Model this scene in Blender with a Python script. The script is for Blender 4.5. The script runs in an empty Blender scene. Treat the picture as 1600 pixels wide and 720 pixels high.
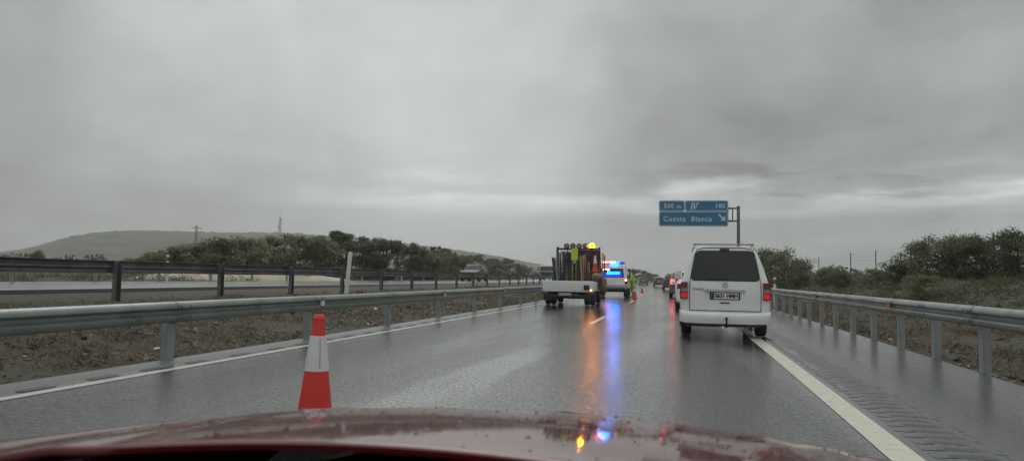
import bpy, bmesh, math, random
import numpy as np
from mathutils import Vector, Matrix, noise as mnoise

random.seed(7)
RNG = np.random.default_rng(11)
SC = bpy.context.scene
COL = SC.collection
PI = math.pi
RAD = math.radians

# ------------------------------------------------------------------ layout
CAM_H = 1.13
CURVE = 2800.0                      # the road bends gently to the left


def off(y):
    if y > 420:
        return 420 * 420 / CURVE + (y - 420) * 2 * 420 / CURVE
    return y * y / CURVE


def head(y):
    return math.atan(2 * min(y, 420) / CURVE)


def P(lat, y, z=0.0):
    return Vector((lat - off(y), y, z))


def sstep(a, b, x):
    t = min(1, max(0, (x - a) / (b - a)))
    return t * t * (3 - 2 * t)


PROFILE = [(-1500, 1.0), (-300, .8), (-60, .75), (-34, .7), (-26, .62), (-24.2, .6), (-22.9, .6), (-22.6, .55),
           (-13.9, .55), (-13.6, .58), (-12.6, .5), (-11.5, .44), (-9, .12), (-7.4, -.02), (-6.5, -.03), (-6.4, -.06),
           (3.6, -.06), (3.75, -.03), (4.4, -.06), (5.5, -.02), (7.5, .30), (10, .85), (12.5, 1.35), (14.5, 1.6), (22, 1.75),
           (40, 2.1), (120, 2.6), (400, 2), (1500, 1)]
PX = [p[0] for p in PROFILE]
PZ = [p[1] for p in PROFILE]


def gz(lat, y):
    z = float(np.interp(lat, PX, PZ))
    if lat > 4.4:
        k = 1 - .75 * sstep(95, 190, y)
        z = z * k if z > 0 else z
        a = min(1, (lat - 4.4) / 4) * .16
        z += a * mnoise.noise((lat * .35, y * .22, 3.1)) * 1.6
    elif lat < -24.5:
        z += .35 * min(1, (-24.5 - lat) / 8) * mnoise.noise((lat * .12, y * .1, 8.1))
    elif -13 < lat < -6.8:
        a = min(1, (-6.8 - lat) / 1.2) * min(1, (lat + 13) / .8)
        z += a * (.09 * mnoise.noise((lat * .9, y * .7, 1.7)) + .04 * mnoise.noise((lat * 3, y * 2.4, 5.7)))
    return z


# ------------------------------------------------------------------ materials
MATS = {}


def nodes_of(m):
    m.use_nodes = True
    nt = m.node_tree
    return nt, nt.nodes['Principled BSDF']


def mat(name, col, rough=.5, metal=0., var=.12, vscale=6., bump=0., bscale=40., coat=0., spec=.5, emit=None, estr=0., dirt=None, rvar=0.):
    if name in MATS:
        return MATS[name]
    m = bpy.data.materials.new(name)
    nt, b = nodes_of(m)
    L = nt.links.new
    tc = nt.nodes.new('ShaderNodeTexCoord')
    n = nt.nodes.new('ShaderNodeTexNoise')
    n.inputs['Scale'].default_value = vscale
    n.inputs['Detail'].default_value = 6
    L(tc.outputs['Object'], n.inputs['Vector'])
    r = nt.nodes.new('ShaderNodeValToRGB')
    r.color_ramp.elements[0].position = .3
    r.color_ramp.elements[1].position = .7
    c = Vector(col)
    lo = c * (1 - var)
    hi = c * (1 + var)
    r.color_ramp.elements[0].color = (*lo, 1)
    r.color_ramp.elements[1].color = (*[min(1, v) for v in hi], 1)
    L(n.outputs['Fac'], r.inputs['Fac'])
    outc = r.outputs['Color']
    if dirt:
        n2 = nt.nodes.new('ShaderNodeTexNoise')
        n2.inputs['Scale'].default_value = dirt[1]
        n2.inputs['Detail'].default_value = 8
        n2.inputs['Roughness'].default_value = .7
        L(tc.outputs['Object'], n2.inputs['Vector'])
        r2 = nt.nodes.new('ShaderNodeValToRGB')
        r2.color_ramp.elements[0].position = dirt[2]
        r2.color_ramp.elements[1].position = dirt[2] + .25
        L(n2.outputs['Fac'], r2.inputs['Fac'])
        mx = nt.nodes.new('ShaderNodeMixRGB')
        mx.inputs['Color2'].default_value = (*dirt[0], 1)
        L(r2.outputs['Color'], mx.inputs['Fac'])
        L(outc, mx.inputs['Color1'])
        outc = mx.outputs['Color']
    L(outc, b.inputs['Base Color'])
    b.inputs['Roughness'].default_value = rough
    if rvar:
        mr = nt.nodes.new('ShaderNodeMapRange')
        mr.inputs['To Min'].default_value = max(.02, rough - rvar)
        mr.inputs['To Max'].default_value = rough + rvar
        L(n.outputs['Fac'], mr.inputs['Value'])
        L(mr.outputs['Result'], b.inputs['Roughness'])
    b.inputs['Metallic'].default_value = metal
    b.inputs['Specular IOR Level'].default_value = spec
    if coat:
        b.inputs['Coat Weight'].default_value = coat
        b.inputs['Coat Roughness'].default_value = .08
    if emit:
        b.inputs['Emission Color'].default_value = (*emit, 1)
        b.inputs['Emission Strength'].default_value = estr
    if bump:
        nb = nt.nodes.new('ShaderNodeTexNoise')
        nb.inputs['Scale'].default_value = bscale
        nb.inputs['Detail'].default_value = 4
        L(tc.outputs['Object'], nb.inputs['Vector'])
        bp = nt.nodes.new('ShaderNodeBump')
        bp.inputs['Strength'].default_value = bump
        bp.inputs['Distance'].default_value = .02
        L(nb.outputs['Fac'], bp.inputs['Height'])
        L(bp.outputs['Normal'], b.inputs['Normal'])
    MATS[name] = m
    return m


def leaf_mat(name, dark, light):
    if name in MATS:
        return MATS[name]
    m = bpy.data.materials.new(name)
    nt, b = nodes_of(m)
    L = nt.links.new
    tc = nt.nodes.new('ShaderNodeTexCoord')
    oi = nt.nodes.new('ShaderNodeObjectInfo')
    n = nt.nodes.new('ShaderNodeTexNoise')
    n.inputs['Scale'].default_value = 1.3
    n.inputs['Detail'].default_value = 8
    n.inputs['Roughness'].default_value = .75
    L(tc.outputs['Object'], n.inputs['Vector'])
    r = nt.nodes.new('ShaderNodeValToRGB')
    r.color_ramp.elements[0].position = .36
    r.color_ramp.elements[1].position = .64
    r.color_ramp.elements[0].color = (*dark, 1)
    r.color_ramp.elements[1].color = (*light, 1)
    L(n.outputs['Fac'], r.inputs['Fac'])
    hsv = nt.nodes.new('ShaderNodeHueSaturation')
    mr = nt.nodes.new('ShaderNodeMapRange')
    mr.inputs['To Min'].default_value = .8
    mr.inputs['To Max'].default_value = 1.25
    L(oi.outputs['Random'], mr.inputs['Value'])
    L(mr.outputs['Result'], hsv.inputs['Value'])
    L(r.outputs['Color'], hsv.inputs['Color'])
    L(hsv.outputs['Color'], b.inputs['Base Color'])
    b.inputs['Roughness'].default_value = .5
    tl = nt.nodes.new('ShaderNodeBsdfTranslucent')
    L(hsv.outputs['Color'], tl.inputs['Color'])
    ms = nt.nodes.new('ShaderNodeMixShader')
    ms.inputs['Fac'].default_value = .42
    L(b.outputs['BSDF'], ms.inputs[1])
    L(tl.outputs['BSDF'], ms.inputs[2])
    L(ms.outputs['Shader'], nt.nodes['Material Output'].inputs['Surface'])
    MATS[name] = m
    return m


# ------------------------------------------------------------------ mesh builder
class MB:
    def __init__(s):
        s.v = []
        s.f = []

    def add(s, vs, fs):
        o = len(s.v)
        s.v += [tuple(v) for v in vs]
        s.f += [tuple(o + i for i in f) for f in fs]
        return s

    def box(s, c, d, M=None, ch=0.0):
        hx, hy, hz = d[0] / 2, d[1] / 2, d[2] / 2
        if ch <= 0:
            vs = [Vector((x * hx, y * hy, z * hz)) for x in (-1, 1) for y in (-1, 1) for z in (-1, 1)]
            fs = [(0, 1, 3, 2), (4, 6, 7, 5), (0, 4, 5, 1), (2, 3, 7, 6), (0, 2, 6, 4), (1, 5, 7, 3)]
        else:
            bm = bmesh.new()
            bmesh.ops.create_cube(bm, size=1)
            for v in bm.verts:
                v.co = Vector((v.co.x * d[0], v.co.y * d[1], v.co.z * d[2]))
            bmesh.ops.bevel(bm, geom=bm.edges[:], offset=min(ch, .45 * min(d)), segments=2, affect='EDGES', profile=.6)
            bm.verts.ensure_lookup_table()
            vs = [v.co.copy() for v in bm.verts]
            fs = [[v.index for v in f.verts] for f in bm.faces]
            bm.free()
        if M is not None:
            vs = [M @ v for v in vs]
        c = Vector(c)
        return s.add([v + c for v in vs], fs)

    def tube(s, p0, p1, r0, r1=None, n=8, cap=True):
        p0, p1 = Vector(p0), Vector(p1)
        r1 = r0 if r1 is None else r1
        d = (p1 - p0).normalized()
        a = Vector((0, 0, 1)) if abs(d.z) < .9 else Vector((1, 0, 0))
        u = d.cross(a).normalized()
        w = d.cross(u)
        vs = []
        for p, r in ((p0, r0), (p1, r1)):
            for k in range(n):
                t = 2 * PI * k / n
                vs.append(p + u * (r * math.cos(t)) + w * (r * math.sin(t)))
        fs = [(k, (k + 1) % n, n + (k + 1) % n, n + k) for k in range(n)]
        if cap:
            fs += [tuple(range(n))[::-1], tuple(range(n, 2 * n))]
        return s.add(vs, fs)

    def path(s, pts, rs, n=6):
        for i in range(len(pts) - 1):
            s.tube(pts[i], pts[i + 1], rs[i], rs[i + 1], n)
        return s

    def lathe(s, prof, c=(0, 0, 0), axis='z', n=24):
        vs, fs = [], []
        c = Vector(c)
        for r, h in prof:
            for k in range(n):
                t = 2 * PI * k / n
                a, b = r * math.cos(t), r * math.sin(t)
                v = (a, b, h) if axis == 'z' else ((h, a, b) if axis == 'x' else (a, h, b))
                vs.append(c + Vector(v))
        m = len(prof)
        for i in range(m - 1):
            for k in range(n):
                fs.append((i * n + k, i * n + (k + 1) % n, (i + 1) * n + (k + 1) % n, (i + 1) * n + k))
        if prof[0][0] > 1e-4:
            fs.append(tuple(range(n))[::-1])
        if prof[-1][0] > 1e-4:
            fs.append(tuple(range((m - 1) * n, m * n)))
        return s.add(vs, fs)

    def prism(s, outline, fn, d):
        """outline: 2-D points; fn(u,v,w)->3-D; thickness d along w"""
        n = len(outline)
        vs = [fn(u, v, 0) for u, v in outline] + [fn(u, v, d) for u, v in outline]
        fs = [tuple(range(n)), tuple(range(2 * n - 1, n - 1, -1))]
        fs += [(i, n + i, n + (i + 1) % n, (i + 1) % n) for i in range(n)]
        return s.add(vs, fs)

    def grid(s, rows):
        n = len(rows[0])
        vs = [v for r in rows for v in r]
        fs = [(i * n + j, i * n + j + 1, (i + 1) * n + j + 1, (i + 1) * n + j) for i in range(len(rows) - 1) for j in range(n - 1)]
        return s.add(vs, fs)

    def build(s, name, m, parent=None, smooth=35, fix=True):
        me = bpy.data.meshes.new(name)
        me.from_pydata(s.v, [], s.f)
        if fix:
            bm = bmesh.new()
            bm.from_mesh(me)
            bmesh.ops.recalc_face_normals(bm, faces=bm.faces)
            bm.to_mesh(me)
            bm.free()
        if smooth:
            me.polygons.foreach_set('use_smooth', [True] * len(me.polygons))
            me.set_sharp_from_angle(angle=RAD(smooth))
        me.materials.append(m)
        o = bpy.data.objects.new(name, me)
        COL.objects.link(o)
        if parent is not None:
            o.parent = parent
        return o


def rrect(w, h, r, n=5, cx=0, cy=0):
    out = []
    for sx, sy, a0 in ((1, 1, 0), (-1, 1, 90), (-1, -1, 180), (1, -1, 270)):
        for k in range(n + 1):
            t = RAD(a0 + 90 * k / n)
            out.append((cx + sx * (w / 2 - r) + r * math.cos(t), cy + sy * (h / 2 - r) + r * math.sin(t)))
    return out


def tag(o, label=None, cat=None, group=None, kind=None):
    if label:
        o['label'] = label
    if cat:
        o['category'] = cat
    if group:
        o['group'] = group
    if kind:
        o['kind'] = kind
    return o


def empty(name, loc, rz=0., label=None, cat=None, group=None):
    o = bpy.data.objects.new(name, None)
    o.empty_display_size = .2
    COL.objects.link(o)
    o.location = loc
    o.rotation_euler = (0, 0, rz)
    return tag(o, label, cat, group)


def copy_tree(o, parent=None, loc=None, rz=None):
    c = o.copy()
    COL.objects.link(c)
    c.parent = parent
    if loc is not None:
        c.location = loc
    if rz is not None:
        c.rotation_euler.z = rz
    for ch in o.children:
        copy_tree(ch, c)
    return c


def text_mesh(mb, txt, fn, size, thick=.004, space=1.0, bold=0.0, align='CENTER'):
    cu = bpy.data.curves.new('lettering', 'FONT')
    cu.body = txt
    cu.size = size
    cu.align_x = align
    cu.align_y = 'CENTER'
    cu.space_character = space
    cu.offset = bold
    cu.extrude = 0
    cu.resolution_u = 3
    ob = bpy.data.objects.new('lettering_source', cu)
    COL.objects.link(ob)
    dg = bpy.context.evaluated_depsgraph_get()
    me = bpy.data.meshes.new_from_object(ob.evaluated_get(dg))
    vs = [fn(v.co.x, v.co.y, thick) for v in me.vertices]
    fs = [tuple(p.vertices) for p in me.polygons]
    mb.add(vs, fs)
    # the sides, so that the lettering has a thickness of its own
    bm = bmesh.new()
    bm.from_mesh(me)
    for e in bm.edges:
        if e.is_boundary:
            a, b = e.verts[0].co, e.verts[1].co
            mb.add([fn(a.x, a.y, thick), fn(b.x, b.y, thick), fn(b.x, b.y, -.001), fn(a.x, a.y, -.001)], [(0, 1, 2, 3)])
    bm.free()
    bpy.data.objects.remove(ob)
    bpy.data.meshes.remove(me)
    bpy.data.curves.remove(cu)


# ------------------------------------------------------------------ common materials
M_white = mat('white_paint', (.80, .80, .78), .3, var=.05, coat=.3, dirt=((.55, .53, .49), 2.3, .60), vscale=3)
M_glass = mat('dark_glass', (.012, .014, .015), .06, var=.1, spec=.6)
M_black = mat('black_plastic', (.018, .018, .019), .45, var=.2)
M_rubber = mat('tyre_rubber', (.02, .02, .021), .6, var=.2, bump=.3, bscale=60)
M_rim = mat('rim_metal', (.35, .35, .36), .35, metal=.8, var=.1)
M_galv = mat('galvanised_steel', (.255, .285, .27), .42, metal=.6, var=.14, vscale=3, dirt=((.12, .12, .11), 2.6, .52), bump=.08, bscale=14)
M_galvd = mat('weathered_dark_steel', (.15, .16, .16), .45, metal=.55, var=.2, vscale=3, dirt=((.07, .07, .065), 2.2, .5))
M_post = mat('steel_post', (.30, .32, .31), .45, metal=.35, var=.15, vscale=5, dirt=((.2, .19, .17), 4, .6))
M_redlens = mat('red_lens', (.17, .01, .012), .2, var=.1, coat=.5)
M_brake = mat('lit_brake_lens', (.5, .01, .02), .2, var=.05, emit=(1, .03, .04), estr=.26)
M_brake2 = mat('bright_brake_lens', (.5, .01, .02), .2, var=.05, emit=(1, .05, .05), estr=6)
M_clear = mat('clear_lens', (.6, .6, .6), .15, var=.05, coat=.5)
M_plate = mat('number_plate_white', (.75, .75, .73), .4, var=.03)
M_ink = mat('black_ink', (.015, .015, .016), .5, var=.1)
M_euro = mat('plate_blue', (.01, .04, .25), .4, var=.05)
M_cone = mat('cone_red', (.66, .04, .028), .45, var=.1, dirt=((.35, .03, .025), 9, .6))
M_conew = mat('cone_white_sleeve', (.66, .66, .64), .4, var=.06, dirt=((.45, .44, .42), 10, .6))

# ------------------------------------------------------------------ ground sheet
lats = sorted(set([-1500, -900, -500, -300, -180, -110, -75, -52, -44, -38] + [round(-34 + .8 * i, 2) for i in range(13)] + PX[3:26]
                  + [round(-12.9 + .16 * i, 2) for i in range(40)] + [round(3.8 + .35 * i, 2) for i in range(60)] + [26, 30, 35, 50, 80, 250, 800]))
lats = [l for l in lats if not (-22.4 < l < -14) and not (-6.35 < l < 3.55)]
ys = [-120, -60, -30, -15] + [-8 + .4 * i for i in range(160)] + [56 + 1.5 * i for i in range(60)] + [146 + 8 * i for i in range(30)] + [400, 460, 540, 700, 1000, 1500]
mb = MB()
mb.grid([[P(l, y, gz(l, y)) for l in lats] for y in ys])


def ground_material():
    m = bpy.data.materials.new('wet_earth')
    nt, b = nodes_of(m)
    L = nt.links.new
    tc = nt.nodes.new('ShaderNodeTexCoord')

    def nz(s, d=8, r=.65):
        n = nt.nodes.new('ShaderNodeTexNoise')
        n.inputs['Scale'].default_value = s
        n.inputs['Detail'].default_value = d
        n.inputs['Roughness'].default_value = r
        L(tc.outputs['Object'], n.inputs['Vector'])
        return n

    def ramp(n, a, ca, c, cb):
        r = nt.nodes.new('ShaderNodeValToRGB')
        r.color_ramp.elements[0].position = a
        r.color_ramp.elements[1].position = c
        r.color_ramp.elements[0].color = (*ca, 1)
        r.color_ramp.elements[1].color = (*cb, 1)
        L(n.outputs['Fac'], r.inputs['Fac'])
        return r
    earth = ramp(nz(3.2, 10, .75), .36, (.026, .017, .012), .66, (.105, .074, .054))
    grass = ramp(nz(6., 10, .75), .36, (.030, .034, .015), .66, (.088, .088, .042))
    msk0 = ramp(nz(.28, 5), .45, (0, 0, 0), .6, (1, 1, 1))
    sx = nt.nodes.new('ShaderNodeSeparateXYZ')
    L(tc.outputs['Object'], sx.inputs[0])
    mrx = nt.nodes.new('ShaderNodeMapRange')           # grass takes over up the right bank
    mrx.inputs['From Min'].default_value = 4.5
    mrx.inputs['From Max'].default_value = 7.5
    L(sx.outputs[0], mrx.inputs['Value'])
    msk = nt.nodes.new('ShaderNodeMixRGB')
    msk.blend_type = 'ADD'
    msk.inputs['Fac'].default_value = 1
    msk.use_clamp = True
    L(msk0.outputs['Color'], msk.inputs['Color1'])
    L(mrx.outputs['Result'], msk.inputs['Color2'])
    mx = nt.nodes.new('ShaderNodeMixRGB')
    L(msk.outputs['Color'], mx.inputs['Fac'])
    L(earth.outputs['Color'], mx.inputs['Color1'])
    L(grass.outputs['Color'], mx.inputs['Color2'])
    L(mx.outputs['Color'], b.inputs['Base Color'])
    b.inputs['Roughness'].default_value = .75
    bp = nt.nodes.new('ShaderNodeBump')
    bp.inputs['Strength'].default_value = .7
    bp.inputs['Distance'].default_value = .14
    L(nz(7, 10, .78).outputs['Fac'], bp.inputs['Height'])
    L(bp.outputs['Normal'], b.inputs['Normal'])
    return m


M_ground = ground_material()
g = mb.build('ground', M_ground, smooth=60, fix=False)
tag(g, kind='structure')


# ------------------------------------------------------------------ wet asphalt
def asphalt(name, base, rlo, rhi, bump=.5, streak=True):
    m = bpy.data.materials.new(name)
    nt, b = nodes_of(m)
    L = nt.links.new
    tc = nt.nodes.new('ShaderNodeTexCoord')
    mp = nt.nodes.new('ShaderNodeMapping')
    mp.inputs['Scale'].default_value = (1.1, .12, 1)
    L(tc.outputs['Object'], mp.inputs['Vector'])

    def nz(s, d=6, r=.6, src=None):
        n = nt.nodes.new('ShaderNodeTexNoise')
        n.inputs['Scale'].default_value = s
        n.inputs['Detail'].default_value = d
        n.inputs['Roughness'].default_value = r
        L((src or tc.outputs['Object']), n.inputs['Vector'])
        return n
    fine = nz(55, 3)
    r = nt.nodes.new('ShaderNodeValToRGB')
    r.color_ramp.elements[0].position = .35
    r.color_ramp.elements[1].position = .7
    r.color_ramp.elements[0].color = (*(Vector(base) * .6), 1)
    r.color_ramp.elements[1].color = (*(Vector(base) * 1.5), 1)
    L(fine.outputs['Fac'], r.inputs['Fac'])
    L(r.outputs['Color'], b.inputs['Base Color'])
    film = nz(1.0, 5, .6, mp.outputs['Vector'])        # where the water film is thick or thin
    mr = nt.nodes.new('ShaderNodeMapRange')
    mr.inputs['From Min'].default_value = .35
    mr.inputs['From Max'].default_value = .65
    mr.inputs['To Min'].default_value = rlo
    mr.inputs['To Max'].default_value = rhi
    L(film.outputs['Fac'], mr.inputs['Value'])
    L(mr.outputs['Result'], b.inputs['Roughness'])
    b.inputs['IOR'].default_value = 1.45
    b.inputs['Coat Weight'].default_value = .85
    b.inputs['Coat IOR'].default_value = 1.34
    b.inputs['Coat Roughness'].default_value = rlo * 1.2
    # rain pocks and grit standing out of the film, drawn out along the wheel tracks
    mp2 = nt.nodes.new('ShaderNodeMapping')
    mp2.inputs['Scale'].default_value = (19, 27, 1)
    L(tc.outputs['Object'], mp2.inputs['Vector'])
    mp3 = nt.nodes.new('ShaderNodeMapping')
    mp3.inputs['Scale'].default_value = (5, 8, 1)
    L(tc.outputs['Object'], mp3.inputs['Vector'])
    pa = nz(1.0, 3, .65, mp2.outputs['Vector'])
    pa.inputs['Distortion'].default_value = 1.2
    pb = nz(1.0, 4, .6, mp3.outputs['Vector'])
    pb.inputs['Distortion'].default_value = .8
    sm = nt.nodes.new('ShaderNodeMath')
    sm.operation = 'MULTIPLY_ADD'
    sm.inputs[1].default_value = .45
    L(pb.outputs['Fac'], sm.inputs[0])
    L(pa.outputs['Fac'], sm.inputs[2])
    st = nt.nodes.new('ShaderNodeMapRange')
    st.inputs['From Min'].default_value = .38
    st.inputs['From Max'].default_value = .66
    st.inputs['To Min'].default_value = .28 * bump
    st.inputs['To Max'].default_value = 1.1 * bump
    sx = nt.nodes.new('ShaderNodeSeparateXYZ')         # wheel tracks worn smoother than the crown between them
    L(tc.outputs['Object'], sx.inputs[0])
    cv = nt.nodes.new('ShaderNodeMath')
    cv.operation = 'MULTIPLY'
    L(sx.outputs[1], cv.inputs[0])
    L(sx.outputs[1], cv.inputs[1])
    lt = nt.nodes.new('ShaderNodeMath')
    lt.operation = 'MULTIPLY_ADD'
    lt.inputs[1].default_value = 1 / CURVE
    L(cv.outputs[0], lt.inputs[0])
    L(sx.outputs[0], lt.inputs[2])
    ph = nt.nodes.new('ShaderNodeMath')
    ph.operation = 'MULTIPLY_ADD'
    ph.inputs[1].default_value = 2 * PI / 1.78
    ph.inputs[2].default_value = .55
    L(lt.outputs[0], ph.inputs[0])
    sn = nt.nodes.new('ShaderNodeMath')
    sn.operation = 'SINE'
    L(ph.outputs[0], sn.inputs[0])
    tk = nt.nodes.new('ShaderNodeMath')
    tk.operation = 'MULTIPLY_ADD'
    tk.inputs[1].default_value = .07
    L(sn.outputs[0], tk.inputs[0])
    L(film.outputs['Fac'], tk.inputs[2])
    L(tk.outputs[0], st.inputs['Value'])
    bp = nt.nodes.new('ShaderNodeBump')
    bp.inputs['Distance'].default_value = .022
    L(st.outputs['Result'], bp.inputs['Strength'])
    L(sm.outputs['Value'], bp.inputs['Height'])
    L(bp.outputs['Normal'], b.inputs['Normal'])
    bp2 = nt.nodes.new('ShaderNodeBump')
    bp2.inputs['Distance'].default_value = .0115
    L(st.outputs['Result'], bp2.inputs['Strength'])
    L(sm.outputs['Value'], bp2.inputs['Height'])
    L(bp2.outputs['Normal'], b.inputs['Coat Normal'])
    mp4 = nt.nodes.new('ShaderNodeMapping')            # stone tips standing clear of the water
    mp4.inputs['Scale'].default_value = (30, 17, 1)
    L(tc.outputs['Object'], mp4.inputs['Vector'])
    tip = nz(1.0, 3, .7, mp4.outputs['Vector'])
    tm = nt.nodes.new('ShaderNodeMapRange')
    tm.inputs['From Min'].default_value = .46
    tm.inputs['From Max'].default_value = .60
    tm.inputs['To Min'].default_value = 1.0
    tm.inputs['To Max'].default_value = .25 if bump > .3 else .75
    L(tip.outputs['Fac'], tm.inputs['Value'])
    L(tm.outputs['Result'], b.inputs['Coat Weight'])
    return m


def strip(name, l0, l1, y0, y1, z, m, step=4.0, nl=2, kind='structure', skirt=0):
    mb = MB()
    ny = max(2, int((y1 - y0) / step) + 1)
    rows = []
    for i in range(ny):
        y = y0 + (y1 - y0) * i / (ny - 1)
        row = [P(l0 + (l1 - l0) * j / (nl - 1), y, z) for j in range(nl)]
        if skirt:
            row = [P(l0 - .03, y, z - skirt)] + row + [P(l1 + .03, y, z - skirt)]
        rows.append(row)
    mb.grid(rows)
    o = mb.build(name, m, smooth=0, fix=False)
    return tag(o, kind=kind)


M_asph = asphalt('wet_asphalt', (.034, .037, .037), .07, .19, .50)
M_shoulder = asphalt('wet_shoulder_asphalt', (.036, .037, .037), .20, .32, .13)
M_opp = asphalt('wet_far_asphalt', (.04, .042, .042), .14, .3, .4)
strip('carriageway', -6.0, 1.5, -60, 700, 0, M_asph)
strip('hard_shoulder', 1.5, 3.72, -60, 700, 0, M_shoulder, skirt=.12)
strip('inner_shoulder', -6.47, -6.0, -60, 700, 0, mat('pale_worn_asphalt', (.13, .13, .125), .35, var=.25, vscale=14, bump=.3, bscale=60), skirt=.12)
strip('opposite_carriageway', -22.5, -14.0, -60, 700, .66, M_opp, skirt=.14)


def paint_mat(name, col, wear, rough):
    m = mat(name, col, rough, var=.08, vscale=10, dirt=((.10, .10, .10), 7, wear), bump=.15, bscale=50, rvar=.1)
    return m


M_line = paint_mat('road_paint', (.50, .50, .46), .56, .3)
M_lineR = paint_mat('cream_road_paint', (.60, .58, .47), .60, .3)
strip('edge_line', -5.82, -5.68, -60, 500, .004, M_line, 3)
strip('outer_edge_line', 1.28, 1.50, -60, 500, .004, M_lineR, 3)
mb = MB()
for k in range(-2, 24):
    y0 = 18.2 + 17 * k
    rows = [[P(-2.28, y0 + .6 * i, .004), P(-2.15, y0 + .6 * i, .004)] for i in range(8)]
    mb.grid(rows)
tag(mb.build('lane_dashes', M_line, smooth=0, fix=False), kind='structure')
for nm, a, b_ in (('far_edge_line', -21.3, -21.1), ('far_inner_line', -14.75, -14.6)):
    strip(nm, a, b_, -60, 500, .664, M_line, 4)
# milled rumble strip: shallow raised ribs with wet tops
mb = MB()
y = 3.2
while y < 62:
    j = random.uniform(-.03, .03)
    l0, l1 = 1.58 + random.uniform(-.015, .015), 2.07 + random.uniform(-.03, .03)
    n = 8
    rows = []
    for k, (dy, dz) in enumerate(((-.075, 0.0), (-.045, .017), (-.01, .027), (.03, .019), (.06, .0))):
        rows.append([P(l0 + (l1 - l0) * i / n, y + dy + .018 * math.sin(i * 1.7 + y * 3), dz * (0, .55, .95, 1, 1, 1, .95, .5, 0)[i] * (1.15 + .25 * mnoise.noise((i * .9, y * 3, 0))) + .002) for i in range(n + 1)])
    mb.grid(rows)
    y += .21 + random.uniform(-.006, .006)
tag(mb.build('rumble_strip', asphalt('wet_rib_asphalt', (.045, .046, .046), .13, .22, .08), smooth=60, fix=False), kind='structure')
mb = MB()
y = 2.
while y < 45:
    l = -6.0 + random.uniform(-.02, .02)
    mb.add([P(l, y, .004), P(l + .09, y, .004), P(l + .09, y + .4, .004), P(l, y + .4, .004), P(l + .045, y + .1, .02), P(l + .045, y + .3, .02)],
           [(0, 1, 4), (1, 2, 5, 4), (2, 3, 5), (3, 0, 4, 5)])
    y += .85 + random.uniform(-.1, .1)
tag(mb.build('edge_rumble_marks', mat('dark_tar', (.03, .03, .03), .4, var=.3), smooth=0, fix=False), kind='structure')


# ------------------------------------------------------------------ guard rails
WBEAM = [(-.155, .0), (-.15, .035), (-.10, .075), (-.06, .075), (-.02, .012), (.02, .012), (.06, .075), (.10, .075), (.15, .035), (.155, .0)]


def beam(mb, lat, y0, y1, ztop, h, side, step=2.0, thick=.006, zfn=None):
    ny = int((y1 - y0) / step) + 1
    rows = []
    k = h / .31
    for i in range(ny):
        y = y0 + (y1 - y0) * i / (ny - 1)
        zt = ztop + .010 * mnoise.noise((lat, y * .35, 0))
        front = [P(lat + side * (o + 0.0), y, zt - h / 2 + z * k) for z, o in WBEAM]
        back = [P(lat + side * (o - thick), y, zt - h / 2 + z * k * .985) for z, o in reversed(WBEAM)]
        rows.append(front + back + [front[0]])
    mb.grid(rows)


def cpost(mb, lat, y, z0, z1, side, w=.14, d=.09, t=.012):
    """sigma / C shaped steel post, web towards the road"""
    R = Matrix.Rotation(head(y), 3, 'Z')
    c = P(lat, y, (z0 + z1) / 2)
    hh = z1 - z0
    mb.box(c, (t, w, hh), R)
    mb.box(c + R @ Vector((-side * d / 2, w / 2 - t / 2, 0)), (d, t, hh), R)
    mb.box(c + R @ Vector((-side * d / 2, -w / 2 + t / 2, 0)), (d, t, hh), R)


def guardrail(name, label, group, lat, side, y0, y1, ztop, h, posts, m_beam, m_post, reflectors=(), mref=None, pw=.14, pz=None, rail_off=.10, box=True):
    root = empty(name, P(lat, 0, 0), 0, label, 'guardrail', group)
    W = Matrix.Translation(-Vector(root.location))

    def place(o):
        o.data.transform(W)
        return o
    mb = MB()
    beam(mb, lat + side * rail_off * .4, y0, y1, ztop, h, side)
    for k_, y in enumerate(posts):
        if y0 + 1 < y < min(y1 - 1, 75):
            if k_ % (2 if len(posts) > 40 else 1) == 0:        # lapped joint between two lengths of beam
                beam(mb, lat + side * (rail_off * .4 + .007), y - .02, y + .32, ztop + .001, h, side, .17, .005)
            for dy in (.06, .24):
                for zz in (.25, -.25):
                    c = P(lat + side * (rail_off * .4 + .085), y + dy, ztop - h / 2 + zz * h)
                    mb.box(c, (.024, .036, .036), None, ch=.008)
    place(mb.build('beam', m_beam, root, smooth=50))
    for y in posts:
        mb = MB()
        zb = (pz if pz is not None else gz(lat, y)) - .15
        cpost(mb, lat + random.uniform(-.012, .012), y + random.uniform(-.03, .03), zb, ztop - .04 + random.uniform(-.02, .02), side, pw)
        place(mb.build('post', m_post, root, smooth=0))
        if y < 70:
            mb = MB()
            mb.box(P(lat + side * .022, y, ztop - h / 2), (.034, .1, h * .9), Matrix.Rotation(head(y), 3, 'Z'))
            place(mb.build('spacer', m_post, root, smooth=0))
    for y in reflectors:
        mb = MB()
        R = Matrix.Rotation(head(y), 3, 'Z')
        c = P(lat + side * (rail_off * .4 + .045), y, ztop - h / 2)
        mb.box(c, (.05, .12, .13), R, ch=.015)
        place(mb.build('reflector', mref, root))
    return root


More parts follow.
